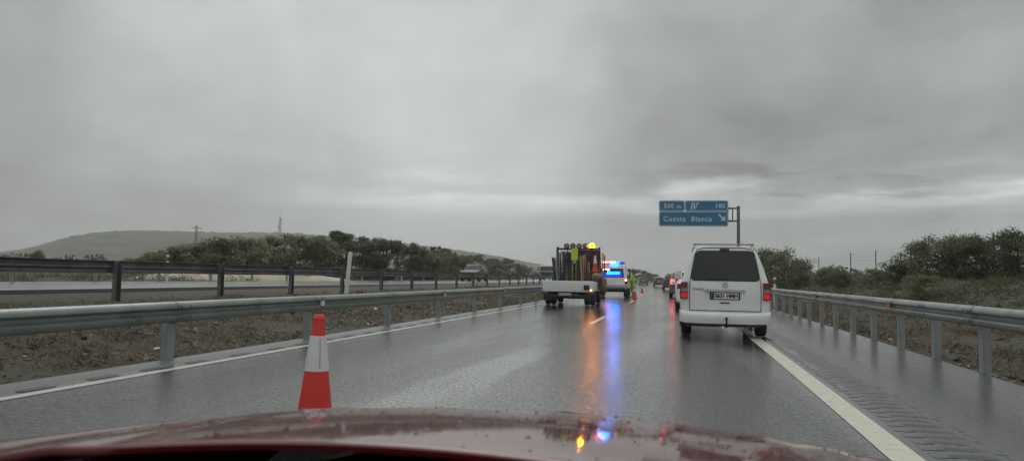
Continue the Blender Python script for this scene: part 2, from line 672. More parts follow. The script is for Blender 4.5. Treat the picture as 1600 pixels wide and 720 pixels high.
M_amber = mat('amber_reflector', (.55, .14, .02), .3, var=.15)
M_wref = mat('white_reflector', (.75, .75, .72), .25, var=.05)
lp = [8.2 + 3.63 * k for k in range(-3, 34)]
guardrail('guardrail', 'galvanised guardrail with wide-spaced posts along the left road edge, behind the nearest traffic cone', 'steel guardrails', -6.40, 1, -9, 135, .74, .265, lp, M_galv, M_post,
          [12.1, 19.2, 26.5, 41], M_wref, pz=-.05)
rp = [10.7 + 1.84 * k for k in range(-6, 60)]
guardrail('guardrail', 'galvanised guardrail with closely spaced posts and orange reflectors beside the right shoulder', 'steel guardrails', 3.72, -1, -3, 130, .86, .265, rp, M_galv, M_post,
          [14.6, 21.9, 32.9, 45], M_amber, pz=-.05)
dp = [13.6 + 3.66 * k for k in range(-4, 30)]
guardrail('guardrail', 'dark weathered guardrail on the far side of the median, edging the opposite carriageway', 'steel guardrails', -12.0, -1, -6, 118, 1.33, .27, dp, M_galvd, M_galvd, pw=.16, pz=.40)
fp = [10 + 3.9 * k for k in range(0, 30)]
guardrail('guardrail', 'low pale guardrail beyond the opposite carriageway, below the trees', 'steel guardrails', -23.5, 1, -2, 120, 1.33, .27, fp, M_galv, M_post, pw=.10, pz=.55)


# ------------------------------------------------------------------ traffic cones
def make_cone(h, label, loc, rz=0, tilt=0, band=(.50, .81)):
    root = empty('traffic_cone', loc, rz, label, 'traffic cone', 'red and white traffic cones')
    rb, rt = h * .168, h * .042

    def rad(t):
        return rb + (rt - rb) * t
    mb = MB()
    a = rb * 1.28
    mb.box((0, 0, .018), (2 * a, 2 * a, .036), None, ch=.012)
    mb.lathe([(rb * 1.12, .036), (rb * 1.08, .05), (rb, .065)])
    mb.build('base', M_cone, root)
    mb = MB()
    b0, b1 = band
    mb.lathe([(rad(.07), .06), (rad(b0), h * b0), (rad(b1), h * b1), (rad(.955), h * .955), (rad(.95) * 1.12, h * .957), (rad(.985) * 1.1, h * .985), (rt * .8, h), (rt * .55, h), (rt * .5, h * .9)])
    mb.build('body', M_cone, root)
    mb = MB()
    e = .004
    mb.lathe([(rad(b0) + .0005, h * b0), (rad(b0) + e, h * b0 + .003), (rad(b1) + e, h * b1 - .003), (rad(b1) + .0005, h * b1)])
    sl = mb.build('reflective_sleeve', M_conew, root)
    return root


cone0 = make_cone(.825, 'nearest red and white traffic cone, standing tall just beyond the red bonnet', P(-2.655, 5.0, .004))
cone0.rotation_euler = (0, RAD(.8), .3)
# a column of small dark print down the sleeve of the near cone
mb = MB()
for k in range(13):
    t = .53 + k * .020
    h = .84
    r = (h * .168 + (h * .042 - h * .168) * t) + .0055
    a = -PI / 2 + .42
    c = Vector((r * math.cos(a), r * math.sin(a), h * t))
    mb.box(c, (.002, .005, .010 + .003 * (k % 3)), Matrix.Rotation(a, 3, 'Z'))
for ch in cone0.children:
    if ch.name.startswith('reflective_sleeve'):
        mb.build('print', mat('grey_print', (.30, .30, .30), .5), ch, smooth=0)
c1 = make_cone(.72, 'small red cone at the feet of the worker in lime', P(-2.30, 43.3, .004), .2, band=(.55, .8))
c2 = make_cone(.62, 'red cone farthest along the lane, beyond the worker', P(-2.32, 65, .004), .5, band=(.55, .8))


# ------------------------------------------------------------------ vehicles
def ring_pts(half, y, inset=0, shear=None, k=1., zb=1.0, sx=1., dz=0):
    out = []
    for x, z in half:
        zz = z if z <= zb else zb + (z - zb) * k
        xx = max(0, x * sx - inset) if x > 0 else 0
        yy = y + (shear(z) if shear else 0)
        out.append(Vector((xx, yy, zz + dz)))
    return out


def loft_half(mb, halves, caps=(True, True)):
    n = len(halves[0])
    rings = []
    for hf in halves:
        rings.append(hf + [Vector((-p.x, p.y, p.z)) for p in reversed(hf[1:-1])])
    m = len(rings[0])
    vs = [p for r in rings for p in r]
    fs = [(i * m + j, i * m + (j + 1) % m, (i + 1) * m + (j + 1) % m, (i + 1) * m + j) for i in range(len(rings) - 1) for j in range(m)]
    for ci, cap in ((0, caps[0]), (len(rings) - 1, caps[1])):
        if cap:
            o = ci * m
            for j in range(n - 1):
                a, b = j, j + 1
                a2, b2 = (m - j) % m, (m - j - 1) % m
                q = [o + a, o + b, o + b2, o + a2]
                q2 = []
                for i in q:
                    if i not in q2:
                        q2.append(i)
                if len(q2) > 2:
                    fs.append(tuple(q2))
    mb.add(vs, fs)
    return rings


def patch(mb, halves, isel, jsel, offd=.008, both=True):
    """skin panel over selected (station, profile) cells of a loft, set just proud of it"""
    i0, i1 = isel
    j0, j1 = jsel
    cen = Vector((0, sum(h[0].y for h in halves) / len(halves), .9))
    for sgn in ((1, -1) if both else (1,)):
        rows = []
        for i in range(i0, i1 + 1):
            row = []
            for j in range(j0, j1 + 1):
                p = halves[i][j]
                ia, ib = max(0, i - 1), min(len(halves) - 1, i + 1)
                ja, jb = max(0, j - 1), min(len(halves[0]) - 1, j + 1)
                nrm = (halves[ib][j] - halves[ia][j]).cross(halves[i][jb] - halves[i][ja])
                if nrm.length < 1e-6:
                    nrm = p - cen
                nrm.normalize()
                if nrm.dot(p - cen) < 0:
                    nrm = -nrm
                q = p + nrm * offd
                if p.x < 1e-5:
                    q.x = 0
                row.append(Vector((q.x * sgn, q.y, q.z)))
            rows.append(row)
        mb.grid(rows)


def wheel(root, x, y, r, w, m_rim=None):
    mb = MB()
    s = 1 if x > 0 else -1
    mb.lathe([(r * .62, -w / 2), (r * .9, -w / 2), (r * .98, -w * .38), (r, -w * .2), (r, w * .2), (r * .98, w * .38), (r * .9, w / 2), (r * .62, w / 2)], (0, 0, 0), 'x', 24)
    t = mb.build('wheel', M_rubber, root)
    t.location = (x, y, r)
    mb = MB()
    mb.lathe([(r * .62, s * w * .44), (r * .56, s * w * .36), (r * .2, s * w * .30), (.001, s * w * .34)], (0, 0, 0), 'x', 20)
    mb.lathe([(r * .62, s * w * .44), (r * .63, -s * w * .45), (.001, -s * w * .40)], (0, 0, 0), 'x', 20)
    mb.build('rim', m_rim or M_rim, t)
    return t


def mirror(root, x, y, z, m):
    s = 1 if x > 0 else -1
    mb = MB()
    mb.box((x + s * .09, y, z), (.17, .10, .17), None, ch=.035)
    mb.tube((x - s * .04, y + .02, z - .04), (x + s * .05, y + .01, z - .03), .022)
    mb.build('wing_mirror', m, root)


# ---- white van straight ahead
def make_van():
    yv = 15.15
    root = empty('van', P(.80, yv, .006), head(yv), 'white van with dark rear window and lit tail lights, straight ahead in the right lane', 'van')
    half = [(0, .30), (.78, .30), (.86, .37), (.893, .58), (.892, .84), (.865, 1.06), (.835, 1.16), (.762, 1.40), (.678, 1.62), (.612, 1.715), (.52, 1.775), (.33, 1.808), (0, 1.82)]

    def sh(z):
        return 0 if z < 1.06 else (z - 1.06) * .20
    st = [(0.0, .05, 1, 1), (.015, .022, 1, 1), (.05, .006, 1, 1), (.12, 0, 1, 1), (1.2, 0, 1, 1), (2.6, 0, 1, 1), (3.05, 0, .97, 1), (3.35, 0, .75, 1), (3.85, 0, .12, .99), (4.3, 0, .02, .95), (4.5, .05, .0, .88)]
    halves = []
    for y, ins, k, sx in st:
        f = max(0, 1 - y / 1.0)
        hv = ring_pts(half, y, ins, (lambda z, f=f: sh(z) * f), k, 1.02, sx)
        halves.append(hv)
    mb = MB()
    loft_half(mb, halves)
    mb.build('body', M_white, root, smooth=28)

    # rear panel frame: local coordinates (u across, z up, w outwards)
    def rear(u, z, w):
        return Vector((u, sh(z) - .004 - w, z))
    # tailgate: gap line as a thin dark gasket
    mb = MB()
    ol = []
    for k in range(25):
        pass
    g_out = [(-.70, .53), (.70, .53), (.705, .8), (.70, 1.06), (.655, 1.35), (.60, 1.62), (.55, 1.745), (.40, 1.772), (-.40, 1.772), (-.55, 1.745), (-.60, 1.62), (-.655, 1.35), (-.70, 1.06), (-.705, .8)]
    for i in range(len(g_out)):
        a, b = g_out[i], g_out[(i + 1) % len(g_out)]
        mb.tube(rear(a[0], a[1], -.001), rear(b[0], b[1], -.001), .0075, n=5)
    mb.build('tailgate_seam', M_black, root)
    # rear window
    mb = MB()

    def quad_round(wb, wt, z0, z1, r, n=6):
        pts = []
        corners = [(wb, z0), (wt, z1), (-wt, z1), (-wb, z0)]
        for i in range(4):
            p0 = Vector(corners[i - 1]); p1 = Vector(corners[i]); p2 = Vector(corners[(i + 1) % 4])
            a = (p0 - p1).normalized() * r
            b = (p2 - p1).normalized() * r
            for k in range(n + 1):
                t = k / n
                pts.append(p1 + a * (1 - t) ** 2 + b * t ** 2)
        return [(p.x, p.y) for p in pts]
    ol = quad_round(.665, .545, 1.135, 1.70, .09)
    mb.prism(ol, rear, .008)
    win = mb.build('rear_window', M_glass, root)
    mb = MB()
    ol2 = quad_round(.69, .568, 1.115, 1.722, .1)
    n = len(ol)
    mb.add([rear(u, z, .004) for u, z in ol2] + [rear(u, z, .0095) for u, z in ol], [(i, (i + 1) % n, n + (i + 1) % n, n + i) for i in range(n)])
    mb.build('window_seal', M_black, win)
    # rear wiper
    mb = MB()
    mb.tube(rear(.02, 1.15, .02), rear(-.40, 1.17, .02), .008)
    mb.lathe([(.022, 0), (.022, -.02)], rear(.02, 1.15, 0), 'y', 12)
    mb.build('wiper', M_black, win)
    # high brake light
    mb = MB()
    mb.prism(rrect(.19, .034, .012, cy=1.742), rear, .03)
    mb.build('high_brake_light', mat('dark_red_lens', (.14, .012, .014), .25), root)
    # rear lights
    for s in (-1, 1):
        def rl(u, z, w, s=s):
            return Vector((s * (.80 + u), .004 - w * .5 + abs(u + .085) * .0, z))
        mb = MB()
        mb.prism([(.098, .755), (.10, .85), (.092, 1.02), (.066, 1.085), (-.058, 1.085), (-.06, .77), (-.05, .75)], rl, .07)
        lg = mb.build('tail_light', M_redlens, root)
        mb = MB()
        mb.prism(rrect(.125, .095, .03, cx=.015, cy=.822), lambda u, z, w, s=s: Vector((s * (.80 + u), -.031 - w, z)), .01)
        mb.build('brake_lamp', M_brake, lg)
        mb = MB()
        mb.prism(rrect(.13, .075, .012, cx=.012, cy=.925), lambda u, z, w, s=s: Vector((s * (.80 + u), -.031 - w, z)), .008)
        mb.build('reversing_lamp', mat('smoked_lens', (.30, .22, .22), .2), lg)
    # plate recess, strip above, plate
    mb = MB()
    mb.prism(rrect(.80, .05, .02, cy=.925), rear, .03)
    mb.build('tailgate_handle', mat('silver_strip', (.5, .5, .5), .3, metal=.5), root)
    mb = MB()
    mb.prism(rrect(.60, .150, .015, cy=.822), rear, .006)
    mb.build('plate_recess', M_black, root)
    mb = MB()
    mb.prism(rrect(.535, .118, .012, cy=.822), rear, .014)
    pl = mb.build('number_plate', M_plate, root)
    mb = MB()
    mb.prism(rrect(.05, .112, .006, cx=-.239, cy=.822), rear, .0165)
    mb.build('country_band', M_euro, pl)
    mb = MB()
    text_mesh(mb, '0631 HMH', lambda u, v, w: rear(u * .93 + .027, .820 + v, .0145 + w), .110, .003, .98, .0045)
    mb.build('registration', M_ink, pl, smooth=0)
    # roundel on the tailgate
    mb = MB()
    cz = 1.04
    mb.lathe([(.058, 0), (.058, -.012), (.046, -.014), (.046, 0)], rear(0, cz, 0), 'y', 24)
    mb.lathe([(.046, 0), (.046, -.005), (.001, -.005)], rear(0, cz, 0), 'y', 24)
    bd = mb.build('badge', mat('dark_chrome', (.015, .015, .016), .4), root)
    mb = MB()

    def stroke(a, b, wd=.010):
        a = Vector(a); b = Vector(b)
        d = (b - a).normalized()
        n_ = Vector((-d.y, d.x)) * wd / 2
        pts = [a + n_, b + n_, b - n_, a - n_]
        mb.prism([(p.x, p.y + cz) for p in pts], rear, .016)
    stroke((-.028, .042), (0, .004)); stroke((.028, .042), (0, .004))
    stroke((-.046, .014), (-.02, -.044)); stroke((-.02, -.044), (0, -.004)); stroke((0, -.004), (.02, -.044)); stroke((.02, -.044), (.046, .014))
    mb.lathe([(.058, -.012), (.058, -.018), (.049, -.018), (.049, -.012)], rear(0, cz, 0), 'y', 24)
    mb.build('emblem', mat('bright_chrome', (.75, .75, .76), .2, metal=.8), bd, smooth=0)
    mb = MB()
    text_mesh(mb, 'Caddy', lambda u, v, w: rear(u - .53, .955 + v, w), .075, .006, 1.2, .001)
    mb.build('model_badge', mat('grey_chrome', (.28, .28, .29), .3, metal=.7), root, smooth=0)
    mb = MB()
    mb.prism(rrect(.19, .022, .008, cy=.685), rear, .006)
    mb.build('tailgate_grip', M_black, root)
    # bumper
    mb = MB()
    bh = []
    prof = [(0, -.10, .27), (.5, -.10, .27), (.80, -.085, .28), (.885, -.03, .30), (.91, .10, .31), (.905, .30, .32)]
    rows = []
    for dz, dy in ((0.0, .05), (.01, .0), (.08, -.012), (.15, -.015), (.20, .0), (.225, .035), (.23, .09)):
        row = []
        for x, yy, z in prof:
            row.append(Vector((x, yy + dy * (1 if x < .88 else .3), z + dz * (1 if x < .9 else 1))))
        rows.append([Vector((-p.x, p.y, p.z)) for p in reversed(row[1:])] + row)
    mb.grid(rows)
    bp = mb.build('bumper', M_white, root, smooth=40)
    mb = MB()
    mb.box((0, .0, .255), (1.56, .16, .07), None, ch=.02)
    mb.build('lower_valance', M_black, root)
    # tow hook
    mb = MB()
    mb.path([(.02, .1, .22), (.02, -.14, .22), (.02, -.20, .27), (.02, -.20, .36)], [.02, .02, .018, .018], 8)
    mb.lathe([(.001, .42), (.022, .41), (.028, .385), (.022, .362), (.014, .35)], (.02, -.2, 0), 'z', 12)
    mb.build('tow_bar', M_black, root)
    mb = MB()
    mb.lathe([(.001, .06), (.022, .05), (.026, .03), (.018, .0)], (-.05, -.14, .18), 'z', 10)
    mb.build('tow_socket', M_wref, root)
    # roof rails
    for s in (-1, 1):
        mb = MB()
        mb.path([(s * .60, .32, 1.775), (s * .595, .42, 1.825), (s * .59, 2.7, 1.83), (s * .60, 2.85, 1.77)], [.014, .018, .018, .014], 8)
        mb.build('roof_rail', mat('grey_bar', (.25, .25, .26), .4, metal=.5), root)
    for y in (.55,):
        mb = MB()
        mb.box((0, y, 1.862), (1.25, .06, .03), None, ch=.01)
        for s in (-1, 1):
            mb.box((s * .59, y, 1.845), (.05, .07, .03))
        mb.build('roof_bar', mat('grey_bar', (.25, .25, .26), .4, metal=.5), root)
    # rear axle, tank, exhaust, underbody parts
    mb = MB()
    mb.tube((-.75, .75, .3), (.75, .75, .3), .05)
    mb.box((0, 2.2, .30), (1.5, 3.6, .10))
    mb.box((-.35, .35, .28), (.5, .4, .16), None, ch=.04)
    mb.tube((.45, .05, .24), (.45, .8, .24), .03)
    mb.build('underbody', M_black, root)
    for x in (-.76, .76):
        for y in (.72, 3.6):
            wheel(root, x, y, .31, .21)
    for s in (-1, 1):
        mb = MB()
        mb.box((s * .78, .98, .30), (.24, .01, .30))
        mb.build('mud_flap', M_black, root)
        mirror(root, s * .86, 3.15, 1.22, M_white)
    root.scale = (.965, 1, 1)
    # side windows
    mb = MB()
    patch(mb, halves, (4, 6), (6, 8), .004)
    mb.build('side_window', M_glass, root)
    mb = MB()
    patch(mb, halves, (6, 8), (7, 12), .004)
    mb.build('windscreen', M_glass, root)
    return root


make_van()


# ---- generic passenger car, y=0 at its rear bumper
def make_car(name, label, loc, rz, m_body, L=4.3, W=1.78, H=1.48, kind='hatch', m_tail=None, group=None, plate=True, lit=False, front_lit=False, rails=False):
    root = empty(name, loc, rz, label, 'car', group)
    w = W / 2
    zb = H * .63
    half = [(0, .24), (w * .84, .24), (w * .95, .32), (w, .52), (w * .985, zb - .12), (w * .95, zb), (w * .93, zb + .03), (w * .82, zb + (H - zb) * .55), (w * .72, H - .07), (w * .55, H - .01), (w * .3, H + .006), (0, H + .012)]
    tail = {'hatch': ((0.02, .0), (.16, .10), (.30, .50), (.50, .90), (.80, 1.0)), 'suv': ((.02, .02), (.09, .15), (.20, .55), (.34, .93), (.62, 1.0)), 'saloon': ((.02, -.05), (.3, .0), (.65, .05), (1.25, .9), (1.7, 1.0))}[kind]
    st = [(0., .08, tail[0][1])] + [(y, .02 if i == 0 else 0, k) for i, (y, k) in enumerate(tail)]
    a = len(st) - 1
    st += [(L * .50, 0, 1.0), (L * .60, 0, .93), (L * .66, 0, .66), (L * .74, 0, .12), (L * .80, 0, .02), (L * .94, .02, -.16), (L - .05, .07, -.32), (L, .14, -.40)]
    halves = []
    for y, ins, k in st:
        hv = ring_pts(half, y, ins, None, max(k, .0), zb, 1)
        for p in hv:
            if k < 0 and p.z > zb - .25:
                p.z = (zb - .25) + (p.z - (zb - .25)) * (1 + k * 1.6)
        halves.append(hv)
    mb = MB()
    loft_half(mb, halves)
    mb.build('body', m_body, root, smooth=30)
    mb = MB()
    patch(mb, halves, (a - 3 if kind != 'saloon' else a - 2, a - 1), (8, 11), .006)
    mb.build('rear_window', M_glass, root)
    mb = MB()
    patch(mb, halves, (a, a + 2), (6, 8), .006)
    mb.build('side_window', M_glass, root)
    mb = MB()
    patch(mb, halves, (a + 2, a + 4), (8, 11), .006)
    mb.build('windscreen', M_glass, root)
    for s in (-1, 1):
        mb = MB()
        z0, z1 = (zb - .16, zb + .04) if kind != 'suv' else (zb - .22, zb + .1)
        mb.box((s * w * .80, .055, (z0 + z1) / 2), (w * .27, .12, z1 - z0), None, ch=.03)
        mb.build('tail_light', (M_brake2 if lit else (m_tail or M_redlens)), root)
        mb = MB()
        mb.box((s * w * .70, L - .10, zb - .28), (w * .42, .18, .14), None, ch=.04)
        mb.build('headlight', mat('lit_headlamp', (.8, .8, .75), .2, emit=(1, .95, .85), estr=3) if front_lit else M_clear, root)
        mirror(root, s * w * .96, L * .66, zb + .06, m_body)
    mb = MB()
    mb.box((0, .02, .40), (W * .93, .16, .20), None, ch=.05)
    mb.build('bumper', m_body, root)
    mb = MB()
    mb.box((0, .03, .27), (W * .82, .16, .10), None, ch=.03)
    mb.box((0, L / 2, .25), (W * .8, L * .9, .06))
    mb.build('underbody', M_black, root)
    mb = MB()
    mb.box((0, L - .015, .42), (W * .62, .06, .22), None, ch=.03)
    mb.build('grille', M_black, root)
    if plate:
        mb = MB()
        mb.box((0, -.012 if kind != 'suv' else -.02, zb - .17), (.52, .03, .11), None, ch=.008)
        mb.build('number_plate', M_plate, root)
    if rails:
        for s in (-1, 1):
            mb = MB()
            mb.path([(s * w * .66, .6, H - .04), (s * w * .66, .75, H + .035), (s * w * .66, L * .52, H + .035), (s * w * .66, L * .56, H - .03)], [.015] * 4, 6)
            mb.build('roof_rail', M_black, root)
    for x in (-w + .12, w - .12):
        for y in (.78, L - .85):
            wheel(root, x, y, .32, .21)
    return root


def on_road(lat, y, z=.006):
    return P(lat, y, z), head(y)


Q = 'cars queuing in the right lane'
l, r = on_road(.72, 28.2)
make_car('parked_car', 'white hatchback mostly hidden ahead of the white van, red tail light showing', l, r, M_white, 4.1, 1.76, 1.5, 'hatch', group=Q)
bpy.data.objects['parked_car'].name = 'white_car'
l, r = on_road(.62, 47.5)
make_car('dark_car', 'dark grey tall car with a glowing brake light, second ahead of the white van', l, r, mat('grey_paint', (.10, .10, .105), .3, var=.08, coat=.5), 4.4, 1.84, 1.66, 'suv', lit=True, group=Q)
l, r = on_road(.75, 83)
make_car('dark_car', 'dark estate car with roof rails between the glowing brake light and the red car', l, r, mat('charcoal_paint', (.03, .032, .036), .3, var=.1, coat=.5), 4.5, 1.82, 1.56, 'suv', group=Q, rails=True)
l, r = on_road(.75, 119)
make_car('red_car', 'dark red hatchback in the queue far ahead', l, r, mat('maroon_paint', (.16, .014, .02), .3, var=.1, coat=.5), 4.2, 1.78, 1.47, 'hatch', group=Q)
l, r = on_road(-.5, 150)
make_car('grey_car', 'small grey car farthest ahead in the queue, left of the red car', l, r, mat('blue_grey_paint', (.09, .10, .11), .3, var=.1, coat=.5), 4.3, 1.8, 1.6, 'suv', group=Q)
l = P(-17.6, 67.5, .666)
make_car('oncoming_car', 'dark grey car on the opposite carriageway behind the dark guardrail', l, PI + head(66), mat('dark_dull_paint', (.022, .025, .026), .5, var=.08, coat=.1), 4.4, 1.8, 1.55, 'suv')


# ---- oncoming lorry
def make_lorry():
    root = empty('lorry', P(-16.7, 112, .666), PI + head(112), 'white lorry coming the other way, half hidden by the work truck', 'lorry')
    # local: front at y=+, cab front at y = 0 .. body behind (negative y)
    mb = MB()
    rows = []
    for z, yy, w in ((.45, .0, 1.1), (.9, .03, 1.14), (1.35, .0, 1.15), (1.45, -.03, 1.14), (2.2, -.28, 1.08), (2.35, -.45, 1.04), (2.42, -.7, .98)):
        rows.append([Vector((x * w, yy - .10 * abs(x) ** 3, z)) for x in (-1, -.85, -.5, 0, .5, .85, 1)])
    mb.grid(rows)
    for s in (-1, 1):
        mb.add([Vector((s * 1.1, -.1, .45)), Vector((s * 1.15, -.1, 1.35)), Vector((s * 1.08, -.38, 2.2)), Vector((s * .98, -.8, 2.42)), Vector((s * .98, -1.9, 2.42)), Vector((s * 1.15, -1.9, 1.35)), Vector((s * 1.1, -1.9, .45))], [tuple(range(7))])
    mb.add([Vector((-.98, -.8, 2.42)), Vector((.98, -.8, 2.42)), Vector((.98, -1.9, 2.42)), Vector((-.98, -1.9, 2.42))], [(0, 1, 2, 3)])
    mb.build('cab', mat('dull_cab_grey', (.34, .35, .35), .45, var=.08), root, smooth=30)
    mb = MB()
    mb.grid([[Vector((x * w, yy + .012 - .10 * abs(x) ** 3, z)) for x in (-.92, -.5, 0, .5, .92)] for z, yy, w in ((1.48, -.03, 1.12), (1.85, -.15, 1.09), (2.16, -.26, 1.06))])
    mb.build('windscreen', M_glass, root)
    mb = MB()
    mb.box((0, .05, 1.02), (2.0, .06, .62), None, ch=.02)
    mb.box((0, .05, .55), (2.2, .12, .22), None, ch=.04)
    mb.build('grille', M_black, root)
    for s in (-1, 1):
        mb = MB()
        mb.box((s * .85, .06, .72), (.35, .08, .2), None, ch=.03)
        mb.build('headlight', M_clear, root)
        mb = MB()
        mb.box((s * 1.32, -.15, 1.75), (.2, .14, .5), None, ch=.04)
        mb.tube((s * 1.12, -.2, 1.9), (s * 1.3, -.15, 1.9), .02)
        mb.build('wing_mirror', M_black, root)
    mb = MB()
    mb.box((0, -4.6, 1.45), (2.3, 5.2, 1.5), None, ch=.05)
    mb.build('cargo_box', mat('cargo_grey', (.2, .2, .2), .4, var=.05), root)
    for x in (-1.0, 1.0):
        for y in (-.9, -5.6):
            wheel(root, x, y, .45, .26)
    return root


make_lorry()

# ---- work truck
M_trk = mat('truck_white', (.76, .77, .75), .4, var=.05, dirt=((.5, .48, .45), 2.4, .62), coat=.15)
M_steel_d = mat('dark_rack_steel', (.03, .028, .026), .55, var=.3, vscale=5)
M_beacon = mat('amber_beacon', (.8, .3, .02), .2, emit=(1, .27, .0), estr=95)


def make_truck():
    yv = 29.6
    root = empty('flatbed_truck', P(-4.41, yv, .006), head(yv), 'white flatbed works truck stopped in the left lane, loaded with folded signs', 'truck')
    w = 1.10
    # chassis
    mb = MB()
    for s in (-1, 1):
        mb.box((s * .40, 2.6, .47), (.08, 5.0, .14))
    mb.box((0, .06, .40), (1.85, .08, .09))
    mb.tube((-.8, .95, .33), (.8, .95, .33), .07)
    mb.box((0, .5, .50), (1.7, .08, .1))
    mb.box((-.55, 1.9, .42), (.4, .8, .28), None, ch=.04)
    mb.build('chassis', M_steel_d, root, smooth=30)
    mb = MB()
    mb.box((0, 1.72, .60), (1.99, 3.36, .07))
    mb.build('bed_floor', M_black, root, smooth=0)

    def dropside(name, c, d):
        mb = MB()
        mb.box(c, d, None, ch=.012)
        if d[1] > 1:
            for i in range(6):
                mb.box((c[0] + math.copysign(.022, c[0]), c[1] + (-.5 + i / 5) * (d[1] - .1), c[2]), (.02, .05, d[2] * .92))
        return mb.build(name, M_trk, root, smooth=30)
    tg = dropside('tailgate', (0, .02, .785), (2.06, .04, .44))
    mb = MB()
    for z in (.66, .785, .91):
        mb.box((0, -.002, z), (1.96, .010, .010), None)
    mb.build('tailgate_rib', mat('grey_white', (.66, .66, .64), .5), tg, smooth=0)
    dropside('side_board', (-1.012, 1.72, .785), (.03, 3.3, .40))
    dropside('side_board', (1.012, 1.72, .785), (.03, 3.3, .40))
    mb = MB()
    mb.box((.77, -.025, .745), (.23, .05, .20), None, ch=.02)
    mb.build('lamp_box', M_black, tg)
    for s in (-1, 1):
        mb = MB()
        mb.box((s * .94, .04, .50), (.28, .06, .10), None, ch=.015)
        mb.build('tail_light', M_redlens, root)
    mb = MB()
    mb.box((.95, -.012, .64), (.06, .03, .05), None, ch=.01)
    mb.build('marker_lamp', mat('lit_amber_marker', (.8, .4, .2), .3, emit=(1, .45, .2), estr=6), root)
    mb = MB()
    mb.box((-.98, -.012, .60), (.06, .03, .06), None, ch=.01)
    mb.build('marker_lamp', M_clear, root)
    mb = MB()
    mb.box((-.1, .0, .46), (.52, .02, .11), None, ch=.006)
    mb.build('number_plate', mat('dull_plate', (.4, .4, .38), .5), root)
    for s in (-1, 1):
        mb = MB()
        mb.box((s * .86, .50, .36), (.42, .012, .32))
        mb.build('mud_flap', M_black, root, smooth=0)
        for x in (s * .93, s * .70):
            wheel(root, x, .95, .34, .2)
        wheel(root, s * .86, 3.95, .34, .22)
    # cab
    mb = MB()
    half = [(0, .45), (.86, .45), (.93, .52), (.96, .8), (.96, 1.15), (.94, 1.28), (.84, 1.80), (.78, 1.92), (.68, 1.97), (0, 1.99)]
    st = [(3.46, .03, 1), (3.50, 0, 1), (4.5, 0, 1), (4.8, .0, .92), (5.15, .02, .1), (5.3, .06, -.1)]
    halves = [ring_pts(half, y, ins, None, max(0, k), 1.2, 1) for y, ins, k in st]
    loft_half(mb, halves)
    mb.build('cab', M_trk, root, smooth=30)
    mb = MB()
    patch(mb, halves, (1, 3), (5, 6), .005)
    mb.prism(rrect(1.3, .46, .06, cy=1.55), lambda u, z, ww: Vector((u, 3.456 - ww, z)), .006)
    mb.build('cab_window', M_glass, root)
    for s in (-1, 1):
        mirror(root, s * 1.02, 4.7, 1.45, M_black)
    # headboard rack at the front of the bed
    yk = 3.15
    mb = MB()
    for s, lean in ((-1, .10), (1, -.04)):
        mb.tube((s * 1.03, yk, .62), (s * 1.0 + lean, yk, 2.50), .055, n=8)
    mb.tube((-.90, yk, 2.42), (.96, yk, 2.42), .045)
    mb.tube((-1.0, yk, 1.55), (1.0, yk, 1.55), .03)
    for x in (-.45, .1, .62):
        mb.tube((x, yk, .62), (x, yk, 2.42), .025)
    for s in (-1, 1):
        mb.tube((s * 1.02, yk - 1.1, .62), (s * 1.0, yk - .04, 1.9), .03)
    mb.build('load_rack', M_steel_d, root)
    mb = MB()
    mb.box((0.46, yk + .07, 1.42), (1.04, .03, 1.9))
    mb.box((-.52, yk + .07, .95), (.92, .03, .8))
    mb.build('headboard', mat('brown_headboard', (.085, .040, .020), .6, var=.35, vscale=3), root, smooth=0)  # dark brown board with the beacon's orange glow put into its colour
    for i, x in enumerate((-.50, -.22, .06, .34)):
        mb = MB()
        zc = 2.55 + .012 * (i % 2)
        mb.lathe([(.001, -.07), (.11, -.06), (.128, -.03), (.128, .03), (.10, .05), (.001, .055)], (x, yk + .02, zc), 'y', 20)
        mb.tube((x, yk + .02, 2.40), (x, yk + .02, 2.45), .02)
        lm = mb.build('warning_lamp', mat('grey_lamp_housing', (.05, .05, .05), .4, var=.2), root)
        mb = MB()
        mb.lathe([(.001, -.082), (.07, -.078), (.085, -.064)], (x, yk + .02, zc), 'y', 16)
        mb.build('lens', mat('dull_lens', (.2, .2, .18), .25), lm)
    mb = MB()
    bx, by = .64, yk + .02
    mb.lathe([(.11, 2.46), (.11, 2.49), (.09, 2.495)], (bx, by, 0), 'z', 16)
    bb = mb.build('beacon', M_black, root)
    mb = MB()
    mb.lathe([(.11, 2.497), (.118, 2.55), (.10, 2.63), (.055, 2.67), (.001, 2.68)], (bx, by, 0), 'z', 16)
    mb.build('lamp_dome', M_beacon, bb)
    return root, yk


truck, yk = make_truck()


# ---- the load on the truck: every folded stand a thing of its own
def on_truck(x, y, z):
    y0 = 29.6
    R = Matrix.Rotation(head(y0), 3, 'Z')
    return P(-4.41, y0, .006) + R @ Vector((x, y, z))


